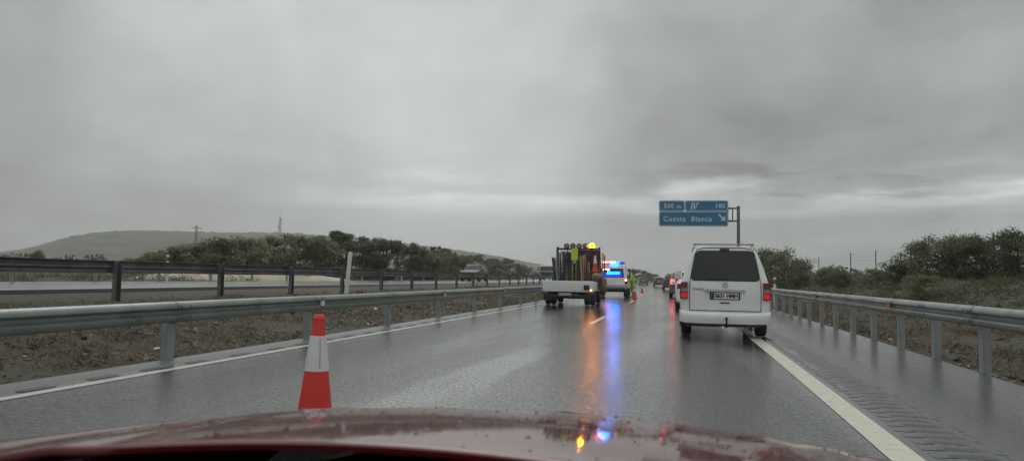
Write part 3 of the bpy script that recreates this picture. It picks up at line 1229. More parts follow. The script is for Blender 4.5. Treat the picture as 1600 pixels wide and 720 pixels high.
TRK_RZ = head(29.6)
M_leg1 = mat('stand_dark_steel', (.022, .021, .02), .5, var=.3)
M_leg2 = mat('stand_pale_steel', (.5, .5, .48), .4, metal=.1, var=.2)
M_leg3 = mat('stand_brown_steel', (.06, .04, .03), .6, var=.3)
M_back = mat('sign_back_dark', (.03, .03, .031), .5, var=.25)
M_back2 = mat('sign_back_mid', (.075, .075, .074), .5, var=.25)
xs = [-.90, -.80, -.70, -.60, -.50, -.40, -.30, .10, .20, .30, .40, .50, .60, .70]
hts = [1.45, 1.62, 1.70, 1.72, 1.74, 1.72, 1.70, 1.42, 1.52, 1.50, 1.55, 1.40, 1.20, 1.02]
desc = ['outermost folded stand at the left end of the truck load', 'tall dark folded stand second from the left on the truck', 'tall folded stand third from the left on the truck', 'dark folded stand fourth from the left, under the leftmost round lamp of the truck',
        'tall folded stand fifth from the left on the truck', 'folded stand sixth from the left, with a pale edge', 'folded stand directly beside the left lime board on the truck', 'folded stand just right of the lime boards on the truck',
        'folded stand second to the right of the lime boards', 'folded stand third to the right of the lime boards', 'tallest folded stand to the right of the lime boards', 'folded stand below the amber beacon on the truck', 'short folded stand second from the right end of the truck load',
        'shortest folded stand, leaning at the right end of the truck load']
for i, (x, h, d) in enumerate(zip(xs, hts, desc)):
    yy = yk - .34 + .07 * (i % 3)
    root = empty('sign_stand', on_truck(x, yy, .64), TRK_RZ, d, 'sign stand', 'folded sign stands on the truck bed')
    lean = random.uniform(-.07, .07) + (.16 if x > .35 else (.09 if x < -.6 else 0))
    rot = (-.10, -lean, random.uniform(-.12, .12))
    ml = (M_leg1, M_leg2, M_leg1, M_leg3)[i % 4]
    for s in (-1, 1):
        mb = MB()
        mb.box((s * .036, s * .035 - .02, h / 2), (.026, .026, h))
        o = mb.build('leg', (M_leg2 if s > 0 and i % 4 != 3 else ml), root, smooth=0)
        o.rotation_euler = (rot[0], rot[1] + s * .018, rot[2])
    mb = MB()
    mb.box((0, .01, h * .54), (.105, .03, h * .84), None, ch=.006)
    o = mb.build('folded_panel', M_back2 if i % 3 == 1 else (mat('beacon_glow_back', (.30, .11, .035), .6, var=.3) if i in (9, 11, 12) else M_back), root)  # orange panels carry the amber beacon's glow in their base colour
    o.rotation_euler = rot
    mb = MB()
    mb.box((0, 0, h * .3), (.09, .09, .025))
    mb.build('crossbar', ml, root, smooth=0).rotation_euler = rot
for k, x in enumerate((-.165, -.02)):
    mb = MB()
    mb.prism(rrect(.148, .52, .015, cy=1.53), lambda u, z, w: Vector((u, -w, z)), .02)
    o = mb.build('lime_board', mat('lime_reflective', (.55, .66, .03), .35, var=.06), smooth=30)
    o.location = on_truck(x, yk - .36, .64)
    o.rotation_euler.z = TRK_RZ
    tag(o, ('left' if k == 0 else 'right') + ' one of the two lime yellow boards standing in the truck load', 'board', 'lime boards on the truck')
    mb = MB()
    mb.box((0, .012, .64), (.05, .02, 1.27), None)
    mb.build('stem', mat('lime_stem', (.20, .23, .05), .5, var=.2), o, smooth=0)
tc = make_cone(.74, 'red cone with a white sleeve carried upright on the truck bed', on_truck(.84, yk - .55, 1.40), TRK_RZ, band=(.50, .96))
mb = MB()
mb.box((0, 0, .37), (.42, .5, .74), None, ch=.02)
bx_ = mb.build('crate', M_black)
bx_.location = on_truck(.84, yk - .55, .64)
bx_.rotation_euler.z = TRK_RZ
tag(bx_, 'black crate carrying the cone inside the truck bed', 'crate')
mb = MB()
mb.box((0, 0, .01), (.45, .53, .03), None, ch=.01)
mb.build('lid', M_steel_d, bx_).location = (0, 0, .744)
for k, (x, y, h, c) in enumerate(((1.12, 2.95, 2.15, (.42, .18, .06)), (1.17, 3.3, 2.05, (.30, .035, .03)))):
    mb = MB()
    mb.box((0, 0, h / 2 - .35), (.05, .16, h - .7), None, ch=.008)
    o = mb.build('board', mat('orange_board' if k == 0 else 'red_board', c, .5, var=.2))
    o.location = on_truck(x, y, .80)
    o.rotation_euler = (0, RAD(1.0), TRK_RZ)
    tag(o, ('orange plank standing upright along' if k == 0 else 'dark red plank upright behind the orange one on') + ' the right side of the truck', 'plank', 'planks at the side of the truck')
M_sack = mat('brown_hessian', (.20, .135, .085), .8, var=.25, vscale=9, bump=.6, bscale=14)
for k, (x, y, z, sx, sy, sz, d) in enumerate(((1.02, 1.7, 1.17, .22, .30, .17, 'tan sandbag lying on top of the side board of the works truck'), (1.25, 2.1, .80, .15, .32, .38, 'long brown sack hanging on the right flank of the works truck'))):
    mb = MB()
    rows = []
    for i in range(13):
        t = PI * i / 12
        row = []
        for j in range(21):
            a = 2 * PI * j / 20
            d_ = Vector((math.sin(t) * math.cos(a), math.sin(t) * math.sin(a), math.cos(t)))
            r_ = 1 + .16 * mnoise.noise(d_ * 2.3 + Vector((k * 7, 0, 0)))
            row.append(Vector((math.copysign(abs(d_.x) ** .7, d_.x) * sx * r_, math.copysign(abs(d_.y) ** .7, d_.y) * sy * r_, math.copysign(abs(d_.z) ** .8, d_.z) * sz * r_)))
        rows.append(row)
    mb.grid(rows)
    o = mb.build('sandbag', M_sack, smooth=80)
    o.location = on_truck(x, y, z)
    o.rotation_euler.z = TRK_RZ
    tag(o, d, 'sandbag', 'sacks on the works truck')
    mb = MB()
    r_ = max(sx, sy)
    mb.lathe([(r_ * .5, .02), (r_ * .56, 0), (r_ * .5, -.02)], (0, 0, sz * .80), 'z', 14)
    mb.build('rope_tie', mat('pale_rope', (.4, .37, .3), .8), o)


# ---- emergency vehicle with light bar
def emis(name, c, e, s):
    return mat(name, c, .2, var=.02, emit=e, estr=s)


def make_patrol():
    yv = 44.6
    root = empty('patrol_vehicle', P(-3.72, yv, .006), head(yv), 'white high-roofed emergency vehicle with flashing blue lights ahead of the works truck', 'emergency vehicle')
    W, H = 1.9, 1.98
    w = W / 2
    half = [(0, .48), (w * .86, .48), (w * .96, .55), (w, .75), (w * .99, 1.05), (w * .96, 1.16), (w * .94, 1.2), (w * .88, 1.6), (w * .82, H - .08), (w * .68, H - .01), (0, H + .01)]
    st = [(0, .06, 1, 0), (.04, .015, 1, 0), (.12, 0, 1, 0), (2.6, 0, 1, 0), (3.0, 0, .95, 0), (3.5, 0, .2, 0), (3.7, 0, .04, 0), (4.5, .03, 0, 0), (4.7, .1, 0, -.1)]
    halves = []
    for y, ins, k, dz in st:
        f = max(0, 1 - y / 1.0)
        halves.append(ring_pts(half, y, ins, (lambda z, f=f: (0 if z < 1.15 else (z - 1.15) * .16) * f), k, 1.15, 1, dz))
    mb = MB()
    loft_half(mb, halves)
    mb.build('body', M_white, root, smooth=28)

    def rear(u, z, ww):
        return Vector((u, (0 if z < 1.15 else (z - 1.15) * .16) - .004 - ww, z))
    mb = MB()
    mb.prism([(-.72, 1.2), (.72, 1.2), (.66, 1.74), (-.66, 1.74)], rear, .008)
    rw = mb.build('rear_window', M_glass, root)
    # strobes mounted behind the rear glass
    mb = MB()
    for u in (-.20, .20):
        mb.prism(rrect(.34, .10, .03, cx=u + .06, cy=1.47), rear, .012)
    mb.build('blue_strobe', emis('lit_blue_strobe', (.02, .1, .8), (.0, .20, 1.0), 52), rw)
    mb = MB()
    mb.prism(rrect(1.16, .32, .04, cy=1.42), rear, .0105)
    mb.build('strobe_glow', emis('blue_strobe_glow', (.01, .02, .4), (.01, .04, .9), 1.6), rw)  # emissive sheet standing in for the strobes' blue glow across the glass
    mb = MB()
    mb.prism(rrect(.40, .10, .03, cx=-.34, cy=1.66), rear, .014)
    mb.build('amber_strobe', emis('lit_orange_strobe', (.9, .3, .1), (1, .22, .06), 14), rw)
    # light bar
    mb = MB()
    mb.box((0, 1.0, H + .07), (1.5, .30, .05), None, ch=.02)
    for s in (-1, 1):
        mb.box((s * .55, 1.0, H + .03), (.06, .2, .08))
    lb = mb.build('light_bar', M_black, root)
    for x, n_, c, e, s_ in ((-.56, 'red_lamp', (.9, .1, .1), (1, .10, .10), 24), (.0, 'red_lamp', (.9, .15, .1), (1, .12, .11), 18), (-.28, 'red_lamp', (.9, .1, .2), (1, .10, .12), 8), (.56, 'blue_lamp', (.02, .08, .5), (.05, .15, .7), .5), (.28, 'blue_lamp', (.02, .08, .5), (.03, .10, 1), 7)):
        mb = MB()
        mb.box((x, 1.0, H + .145), (.26, .26, .10), None, ch=.035)
        mb.build(n_, emis('%s_%d' % (n_, int(s_ * 10 + abs(x) * 100)), c, e, s_), lb)
    # blue lamp cluster on the rear of the roof
    mb = MB()
    mb.box((.14, .10, H + .03), (.42, .10, .08), None, ch=.03)
    mb.build('blue_lamp', emis('roof_blue', (.02, .1, .8), (.0, .20, 1.0), 32), root)
    for s in (-1, 1):
        mb = MB()
        mb.box((s * w * .90, -.005, .97), (.16, .08, .34), None, ch=.03)
        t = mb.build('tail_light', M_redlens, root)
        mb = MB()
        mb.lathe([(.001, -.012), (.05, -.008), (.058, .01)], (s * w * .88, -.05, 1.05), 'y', 14)
        mb.build('lamp', emis('warm_tail_lamp', (.9, .4, .3), (1, .30, .2), 9), t)
        mirror(root, s * .97, 3.0, 1.42, M_black)
    mb = MB()
    mb.box((0, -.07, .68), (1.82, .18, .18), None, ch=.04)
    mb.build('bumper', mat('grey_bumper', (.40, .41, .40), .4, var=.1), root)
    mb = MB()
    mb.box((0, -.012, .90), (.52, .02, .11), None, ch=.006)
    mb.build('number_plate', M_plate, root)
    mb = MB()
    mb.box((0, 2.3, .46), (1.5, 4.2, .12))
    mb.tube((-.75, .85, .38), (.75, .85, .38), .07)
    mb.box((0, .1, .50), (1.6, .2, .16), None, ch=.03)
    mb.build('underbody', M_black, root)
    for x in (-.8, .8):
        for y in (.85, 3.8):
            wheel(root, x, y, .38, .25)
    mb = MB()
    patch(mb, halves, (3, 4), (6, 8), .004)
    patch(mb, halves, (2, 3), (6, 8), .004)
    mb.build('side_window', M_glass, root)
    mb = MB()
    patch(mb, halves, (4, 5), (6, 10), .004)
    mb.build('windscreen', M_glass, root)
    return root


make_patrol()


# ------------------------------------------------------------------ worker in hi-vis
def skin_mesh(name, verts, edges, radii, m, parent, levels=2, root=0):
    me = bpy.data.meshes.new(name)
    me.from_pydata(verts, edges, [])
    o = bpy.data.objects.new(name, me)
    COL.objects.link(o)
    md = o.modifiers.new('skin', 'SKIN')
    md.use_smooth_shade = True
    for i, r in enumerate(radii):
        rr = r if isinstance(r, tuple) else (r, r)
        me.skin_vertices[0].data[i].radius = rr
        me.skin_vertices[0].data[i].use_root = (i == root)
    sd = o.modifiers.new('sub', 'SUBSURF')
    sd.levels = levels
    sd.render_levels = levels
    dg = bpy.context.evaluated_depsgraph_get()
    m2 = bpy.data.meshes.new_from_object(o.evaluated_get(dg))
    m2.name = name
    bpy.data.objects.remove(o)
    m2.materials.clear()
    m2.materials.append(m)
    m2.polygons.foreach_set('use_smooth', [True] * len(m2.polygons))
    ob = bpy.data.objects.new(name, m2)
    COL.objects.link(ob)
    ob.parent = parent
    return ob


def make_worker():
    root = empty('person', P(-2.52, 46.2, .004), RAD(20), 'worker in a lime hi-vis suit bending forward beside the small cone on the road', 'person')
    # local: faces -x (towards the patrol vehicle), leaning forward
    J = {'pelvis': (0, 0, .93), 'spine': (-.05, 0, 1.12), 'chest': (-.13, 0, 1.32), 'neck': (-.20, 0, 1.46), 'head0': (-.235, 0, 1.53), 'head1': (-.27, 0, 1.66),
         'hipL': (.0, .10, .90), 'kneeL': (-.06, .12, .50), 'ankL': (.05, .13, .09), 'toeL': (-.13, .14, .035),
         'hipR': (0, -.10, .90), 'kneeR': (.03, -.12, .50), 'ankR': (.13, -.13, .09), 'toeR': (-.05, -.15, .035),
         'shL': (-.16, .19, 1.39), 'elL': (-.20, .26, 1.12), 'wrL': (-.37, .22, .95), 'shR': (-.16, -.19, 1.39), 'elR': (-.19, -.26, 1.12), 'wrR': (-.36, -.23, .93),
         'hL': (-.42, .21, .915), 'hR': (-.41, -.225, .895)}
    names = list(J)
    idx = {n: i for i, n in enumerate(names)}
    E = [('pelvis', 'spine'), ('spine', 'chest'), ('chest', 'neck'), ('neck', 'head0'), ('head0', 'head1'), ('pelvis', 'hipL'), ('hipL', 'kneeL'), ('kneeL', 'ankL'), ('ankL', 'toeL'), ('pelvis', 'hipR'), ('hipR', 'kneeR'), ('kneeR', 'ankR'), ('ankR', 'toeR'),
         ('chest', 'shL'), ('shL', 'elL'), ('elL', 'wrL'), ('wrL', 'hL'), ('chest', 'shR'), ('shR', 'elR'), ('elR', 'wrR'), ('wrR', 'hR')]
    Rr = dict(pelvis=.13, spine=.12, chest=.14, neck=.055, head0=.075, head1=.095, hipL=.085, kneeL=.06, ankL=.042, toeL=.035, hipR=.085, kneeR=.06, ankR=.042, toeR=.035, shL=.06, elL=.043, wrL=.03, shR=.06, elR=.043, wrR=.03, hL=.035, hR=.035)
    verts = [J[n] for n in names]
    edges = [(idx[a], idx[b]) for a, b in E]
    radii = [Rr[n] for n in names]
    for hn, wn, sg in (('hL', 'wrL', 1), ('hR', 'wrR', -1)):
        base = Vector(J[hn])
        fwd = (base - Vector(J[wn])).normalized()
        for k in range(4):
            a = base + Vector((0, (k - 1.5) * .02, .0)) + fwd * .03
            b = a + fwd * (.032 + .005 * (1.5 - abs(k - 1.5)))
            c = b + fwd * .018 + Vector((.012, 0, -.022))
            i0 = len(verts)
            verts += [tuple(a), tuple(b), tuple(c)]
            radii += [.009, .0085, .007]
            edges += [(idx[hn], i0), (i0, i0 + 1), (i0 + 1, i0 + 2)]
        a = base + Vector((0, -sg * .03, .005))
        b = a + fwd * .03 + Vector((0, -sg * .015, -.01))
        i0 = len(verts)
        verts += [tuple(a), tuple(b)]
        radii += [.010, .008]
        edges += [(idx[hn], i0), (i0, i0 + 1)]
    skin_mesh('person_body', verts, edges, radii, mat('skin', (.42, .25, .18), .5), root)
    M_hv = mat('lime_hivis_cloth', (.42, .64, .05), .7, var=.12, vscale=9)

    def garment(nm, js, es, rs, m):
        vs = [J[n] if isinstance(n, str) else n for n in js]
        return skin_mesh(nm, vs, es, rs, m, root, 2)
    jk = garment('jacket', [(.02, 0, .86), 'spine', 'chest', (-.185, 0, 1.44), 'shL', 'elL', (-.35, .225, .97), 'shR', 'elR', (-.34, -.235, .95)], [(0, 1), (1, 2), (2, 3), (2, 4), (4, 5), (5, 6), (2, 7), (7, 8), (8, 9)], [.175, .165, .18, .075, .085, .068, .05, .085, .068, .05], M_hv)
    mb = MB()
    mb.lathe([(.182, 1.015), (.186, 1.03), (.186, 1.065), (.182, 1.08)], (-.03, 0, 0), 'z', 20)
    mb.build('reflective_band', mat('reflective_grey', (.55, .56, .55), .3), jk)
    garment('trousers', ['pelvis', 'hipL', 'kneeL', (.045, .13, .13), 'hipR', 'kneeR', (.125, -.13, .13)], [(0, 1), (1, 2), (2, 3), (0, 4), (4, 5), (5, 6)], [.15, .105, .08, .065, .105, .08, .065], M_hv)
    for s, ank in ((1, (.05, .13, .06)), (-1, (.13, -.13, .06))):
        garment('boot', [(ank[0], ank[1], .16), ank, (ank[0] - .10, ank[1] + s * .01, .045), (ank[0] - .19, ank[1] + s * .015, .04)], [(0, 1), (1, 2), (2, 3)], [.052, .055, .045, .036], M_black)
    # dark hair, and a face
    mb = MB()
    rows = []
    for i in range(9):
        t = .55 * PI * i / 8
        rows.append([Vector((-.262 + .112 * math.sin(t) * math.cos(a) + .015, .104 * math.sin(t) * math.sin(a), 1.645 + .125 * math.cos(t))) for a in [2 * PI * j / 18 for j in range(19)]])
    mb.grid(rows)
    mb.build('hair', mat('dark_hair', (.015, .012, .01), .6), root, smooth=80)
    mb = MB()
    hx = -.27
    for s in (-1, 1):
        mb.lathe([(.001, -.006), (.009, 0), (.001, .006)], (hx - .093, s * .035, 1.645), 'x', 8)
    mb.build('eyes', M_ink, root)
    return root


make_worker()


# ------------------------------------------------------------------ overhead direction sign
def make_gantry():
    yv = 60.0
    lp_ = 5.15
    root = empty('road_sign', P(lp_, yv, gz(lp_, yv)), head(yv), 'blue overhead direction sign on a single side post above the white van', 'road sign')
    zg = gz(lp_, yv)
    M_sb = mat('sign_blue', (.012, .165, .32), .35, var=.08, vscale=2)
    M_sw = mat('sign_white', (.62, .66, .66), .35, var=.04)
    M_pole = mat('gantry_steel', (.10, .105, .105), .5, metal=.5, var=.15)
    W, Hh = 5.35, 2.06
    x1 = -.76
    x0 = x1 - W
    zt = 7.42 - zg
    zb_ = zt - Hh
    mb = MB()
    mb.lathe([(.20, -.3), (.20, .02), (.135, .03), (.12, zt - .55), (.10, zt - .52), (.10, zt - .5)], (0, 0, 0), 'z', 14)
    mb.lathe([(.14, zt - .55), (.14, zt - .47)], (0, 0, 0), 'z', 14)
    mb.build('post', M_pole, root)
    za, zc = zt - .62, zt - 1.62
    mb = MB()
    for z in (za, zc):
        mb.box(((x0 + .3 - .05) / 2, .16, z), (abs(x0 + .3) - .05, .12, .11))
        mb.tube((-.62, .02, z), (-.62, .26, z), .09, n=8)
    for x in (-.42, -.78):
        mb.tube((x, .16, zc), (x, .16, za), .045)
    mb.build('arm', M_pole, root)

    def F(u, z, w):
        return Vector((u, .06 - w, z))
    # lower panel and the two upper panels
    hu = .86

    def panel(u0, u1, za_, zb2):
        cx, cy = (u0 + u1) / 2, (za_ + zb2) / 2
        w_, h_ = u1 - u0, zb2 - za_
        mb = MB()
        mb.prism(rrect(w_, h_, .16, cx=cx, cy=cy), F, .05)
        p = mb.build('panel', M_sb, root)
        mb = MB()
        o_ = rrect(w_ - .06, h_ - .06, .14, cx=cx, cy=cy)
        i_ = rrect(w_ - .14, h_ - .14, .11, cx=cx, cy=cy)
        n = len(o_)
        mb.add([F(u, z, .053) for u, z in o_] + [F(u, z, .053) for u, z in i_], [(i, (i + 1) % n, n + (i + 1) % n, n + i) for i in range(n)])
        mb.build('border', M_sw, p, smooth=0)
        return p
    us = x0 + 2.02
    pa = panel(x0, us, zt - hu, zt)
    pb = panel(us + .01, x1, zt - hu, zt)
    pc = panel(x0, x1, zb_, zt - hu - .01)

    def T(p, txt, u, z, size, sp=1.0, b=.006):
        mb = MB()
        text_mesh(mb, txt, lambda a, v, w: F(u + a, z + v, .053 + w), size, .004, sp, b)
        mb.build('lettering', M_sw, p, smooth=0)
    T(pa, '500', x0 + .78, zt - hu / 2 - .02, .50, 1.12)
    T(pa, 'm', x0 + 1.56, zt - hu / 2 - .06, .50, 1.12)
    T(pb, '180', x1 - .62, zt - hu / 2 - .02, .50, 1.1)
    T(pc, 'Cuesta', x0 + 1.22, zb_ + .58, .56, 1.12)
    T(pc, 'Blanca', x0 + 3.30, zb_ + .58, .56, 1.12)
    # exit symbol: motorway with a slip road leaving to the right
    mb = MB()

    def poly(pts):
        mb.prism(pts, lambda u, z, w: F(u, z, .053 + w), .004)
    eu, ez = us + .42, zt - hu + .16
    poly([(eu, ez), (eu + .13, ez), (eu + .20, ez + .55), (eu + .13, ez + .55)])
    poly([(eu + .25, ez), (eu + .38, ez), (eu + .33, ez + .55), (eu + .26, ez + .55)])
    poly([(eu + .40, ez + .12), (eu + .47, ez + .10), (eu + .52, ez + .38), (eu + .45, ez + .42)])
    poly([(eu + .44, ez + .40), (eu + .52, ez + .36), (eu + .70, ez + .52), (eu + .63, ez + .58)])
    mb.build('exit_symbol', M_sw, pb, smooth=0)
    mb = MB()
    au, az = x1 - .78, zb_ + .92
    poly([(au, az), (au + .10, az + .09), (au + .42, az - .25), (au + .32, az - .33)])
    poly([(au + .14, az - .46), (au + .55, az - .46), (au + .55, az - .06), (au + .42, az - .20), (au + .30, az - .33)])
    mb.build('arrow', M_sw, pc, smooth=0)
    return root


make_gantry()


# ------------------------------------------------------------------ delineators, posts, far sign, mast, pylon
def delineator(label, lat, y, zb, h, lean=(0, 0), band=True, w=.11):
    root = empty('delineator_post', P(lat, y, zb), 0, label, 'marker post', 'white roadside marker posts')
    root.rotation_euler = (lean[0], lean[1], 0)
    mb = MB()
    mb.prism([(-w / 2, -.05), (w / 2, -.05), (w / 2, .04), (0, .07), (-w / 2, .04)], lambda u, v, ww: Vector((u, v, ww - .1)), h + .1)
    o = mb.build('body', mat('post_white', (.72, .73, .70), .45, var=.06, dirt=((.5, .48, .42), 8, .62)), root, smooth=0)
    if band:
        mb = MB()
        mb.prism([(-w / 2 - .004, -.055), (w / 2 + .004, -.055), (w / 2 + .004, .045), (0, .076), (-w / 2 - .004, .045)], lambda u, v, ww: Vector((u, v, h - .30 + ww)), .19)
        bb = mb.build('black_band', M_black, root, smooth=0)
        mb = MB()
        mb.box((0, -.058, h - .205), (.05, .012, .14), None, ch=.004)
        mb.build('reflector', M_amber, bb)
    return root


delineator('marker post with black band and orange reflector behind the right guardrail', 4.25, 35, -.06, 1.38)
delineator('tall plain white post leaning in the median beside the dark guardrail', -11.6, 24.2, .42, 1.50, (0, RAD(4.5)), False, .115)
delineator('white post with a black band behind the dark guardrail, below the lattice mast', -23.2, 29.6, .62, 1.26)
delineator('tiny white marker post beside the dark oncoming car', -23.9, 63, .62, 1.35, band=True)


def lattice(mb, c, h, w0, w1, n, r):
    c = Vector(c)

    def corner(k, t):
        w = w0 + (w1 - w0) * t
        sx, sy = ((-1, -1), (1, -1), (1, 1), (-1, 1))[k % 4]
        return c + Vector((sx * w / 2, sy * w / 2, h * t))
    for k in range(4):
        mb.tube(corner(k, 0), corner(k, 1), r, r * .8, 5)
        for i in range(n):
            mb.tube(corner(k, i / n), corner(k + 1, (i + 1) / n), r * .6, n=4)
            mb.tube(corner(k, (i + 1) / n), corner(k + 1, (i + 1) / n), r * .6, n=4)


M_mast = mat('mast_steel', (.10, .10, .10), .6, metal=.3)
# road sign seen from behind, far along the opposite verge
root = empty('road_sign', P(-24.6, 108, .6), head(108), 'small grey road sign far off between the trees and the lorry', 'road sign')
mb = MB()
mb.prism(rrect(1.9, 1.15, .06, cy=2.62), lambda u, z, w: Vector((u, w, z)), .05)
mb.build('panel', mat('sign_grey_face', (.07, .085, .09), .5, var=.15), root)
for s in (-1, 1):
    mb = MB()
    mb.box((s * .6, .1, 1.5), (.09, .07, 3.1))
    mb.build('post', M_galvd, root, smooth=0)
mb = MB()
for z in (2.35, 2.62, 2.9):
    mb.box((0, -.006, z), (1.6, .012, .10))
mb.build('panel_text_lines', mat('dull_sign_rows', (.16, .17, .17), .5), root, smooth=0)


# ------------------------------------------------------------------ camera frame used to survey where distant things stand
F_PX = 1150.
YAW, PIT, ROL = RAD(13.45), RAD(3.6), RAD(1.0)
fw = Vector((-math.sin(YAW) * math.cos(PIT), math.cos(YAW) * math.cos(PIT), math.sin(PIT)))
r0 = Vector((math.cos(YAW), math.sin(YAW), 0))
u0 = r0.cross(fw)
rt = r0 * math.cos(ROL) + u0 * math.sin(ROL)
up = rt.cross(fw)


def bearing(px, py, dist):
    """point at a horizontal distance along a surveyed bearing and elevation"""
    d = fw * F_PX + rt * (px - 800) - up * (py - 360)
    h = math.hypot(d.x, d.y)
    return Vector((d.x / h * dist, d.y / h * dist, CAM_H + d.z / h * dist))


def latof(p):
    return p.x + off(p.y)


# ------------------------------------------------------------------ hills
ridge = [(-700, 402), (-400, 398), (-200, 402), (-60, 398), (20, 392), (50, 386), (75, 380), (105, 371), (150, 364), (200, 361), (260, 362), (330, 364), (440, 365), (480, 367), (530, 371), (600, 377), (690, 388), (740, 395), (800, 405), (850, 414), (900, 423), (960, 431), (1020, 435), (1080, 436), (1200, 437.0), (1500, 440), (1900, 447)]
rx = [a for a, b in ridge]
ry = [b for a, b in ridge]
rows = []
fr = [(.50, 0.0), (.56, .06), (.63, .18), (.70, .36), (.77, .55), (.83, .72), (.88, .84), (.92, .92), (.95, .97), (.98, 1.0), (1.0, 1.0), (1.05, .95), (1.15, .6), (1.3, .0)]
pxs = [-700 + 5 * i for i in range(int(2600 / 5))]
D0 = 900.
for f, hfrac in fr:
    row = []
    for px in pxs:
        top = bearing(px, float(np.interp(px, rx, ry)), D0)
        hgt = max(1.5, top.z)
        d = D0 * f
        q = bearing(px, 400, d)
        n1 = mnoise.noise((q.x * .012, q.y * .012, 2)) * .10 + mnoise.noise((q.x * .05, q.y * .05, 7)) * .03
        bush = max(0, mnoise.noise((q.x * .11, q.y * .11, 4))) * 2.0 + max(0, mnoise.noise((q.x * .25, q.y * .25, 9))) * 1.2
        z = hgt * max(0, hfrac + (n1 * hfrac * (1 - hfrac) * 4)) + bush * (.3 + .7 * hfrac) * min(1, hgt / 25)
        q.z = z - .3 if hfrac > 0 else -.5
        row.append(q)
    rows.append(row)
mb = MB()
mb.grid(rows)


def hill_material():
    m = bpy.data.materials.new('hill_scrub')
    nt, b = nodes_of(m)
    L = nt.links.new
    tc = nt.nodes.new('ShaderNodeTexCoord')

    def nz(s, d=8, r=.7):
        n = nt.nodes.new('ShaderNodeTexNoise')
        n.inputs['Scale'].default_value = s
        n.inputs['Detail'].default_value = d
        n.inputs['Roughness'].default_value = r
        L(tc.outputs['Object'], n.inputs['Vector'])
        return n
    r = nt.nodes.new('ShaderNodeValToRGB')
    r.color_ramp.elements[0].position = .43
    r.color_ramp.elements[0].color = (.018, .034, .017, 1)
    r.color_ramp.elements[1].position = .60
    r.color_ramp.elements[1].color = (.15, .13, .07, 1)
    L(nz(.045, 12, .8).outputs['Fac'], r.inputs['Fac'])
    L(r.outputs['Color'], b.inputs['Base Color'])
    b.inputs['Roughness'].default_value = .9
    bp = nt.nodes.new('ShaderNodeBump')
    bp.inputs['Strength'].default_value = 1
    bp.inputs['Distance'].default_value = 3
    L(nz(.15).outputs['Fac'], bp.inputs['Height'])
    L(bp.outputs['Normal'], b.inputs['Normal'])
    return m


tag(mb.build('hills', hill_material(), smooth=80, fix=False), kind='structure')

# antenna tower on the ridge, lattice power mast nearer
p = bearing(437, 367, 890)
root = empty('antenna_tower', p - Vector((0, 0, 3)), .3, 'lattice antenna tower standing on the crest of the far hill', 'antenna tower')
mb = MB()
lattice(mb, (0, 0, 0), 23, 2.4, 1.6, 9, .22)
mb.build('lattice', M_mast, root, smooth=0)
mb = MB()
mb.tube((0, 0, 23), (0, 0, 30), .22, .1, 6)
mb.build('spike', M_mast, root)
for z, x in ((9, 1.4), (13, -1.3), (17, 1.6), (21, 1.3), (11, -1.5)):
    mb = MB()
    mb.lathe([(.001, .3), (.9, .0), (1.0, -.3)], (x, -1.0, z), 'y', 10)
    mb.build('dish', mat('dish_grey', (.22, .22, .22), .5), root)
p = bearing(304, 423, 300)
root = empty('power_mast', Vector((p.x, p.y, .6)), .5, 'thin lattice power mast rising behind the pale trees on the left', 'power mast')
mb = MB()
lattice(mb, (0, 0, 0), 17.5, 1.3, .5, 11, .09)
mb.build('lattice', M_mast, root, smooth=0)
mb = MB()
mb.tube((-1.7, 0, 16.6), (1.9, 0, 16.6), .09)
mb.tube((-1.7, 0, 16.6), (0, 0, 17.6), .05)
mb.tube((1.9, 0, 16.6), (0, 0, 17.6), .05)
mb.build('crossarm', M_mast, root)


# ------------------------------------------------------------------ trees and shrubs
def leaf_cloud(centers, radii, n, size, squash=.8, rng=RNG, thin=.55):
    c = np.array(centers)
    r = np.array(radii)
    wgt = r ** 2
    k = rng.choice(len(c), n, p=wgt / wgt.sum())
    d = rng.normal(size=(n, 3))
    d /= np.linalg.norm(d, axis=1)[:, None]
    rad = rng.random(n) ** thin
    p = c[k] + d * (rad * r[k])[:, None] * np.array([1, 1, squash])
    a = rng.normal(size=(n, 3))
    a /= np.linalg.norm(a, axis=1)[:, None]
    b = np.cross(a, rng.normal(size=(n, 3)))
    b /= np.linalg.norm(b, axis=1)[:, None]
    s = size * rng.uniform(.5, 1.4, n)[:, None]
    q = np.stack([p - a * s, p + b * s * .45, p + a * s, p - b * s * .45], axis=1).reshape(-1, 3)
    return q


def mesh_quads(name, q, m):
    n = len(q) // 4
    me = bpy.data.meshes.new(name)
    me.vertices.add(len(q))
    me.vertices.foreach_set('co', q.astype(np.float32).ravel())
    me.loops.add(4 * n)
    me.loops.foreach_set('vertex_index', np.arange(4 * n, dtype=np.int32))
    me.polygons.add(n)
    me.polygons.foreach_set('loop_start', np.arange(0, 4 * n, 4, dtype=np.int32))
    me.update(calc_edges=True)
    me.materials.append(m)
    return me


M_bark = mat('bark', (.085, .07, .055), .85, var=.3, vscale=8, bump=.5, bscale=20)
M_barkg = mat('pale_bark', (.16, .15, .13), .85, var=.3, vscale=8)


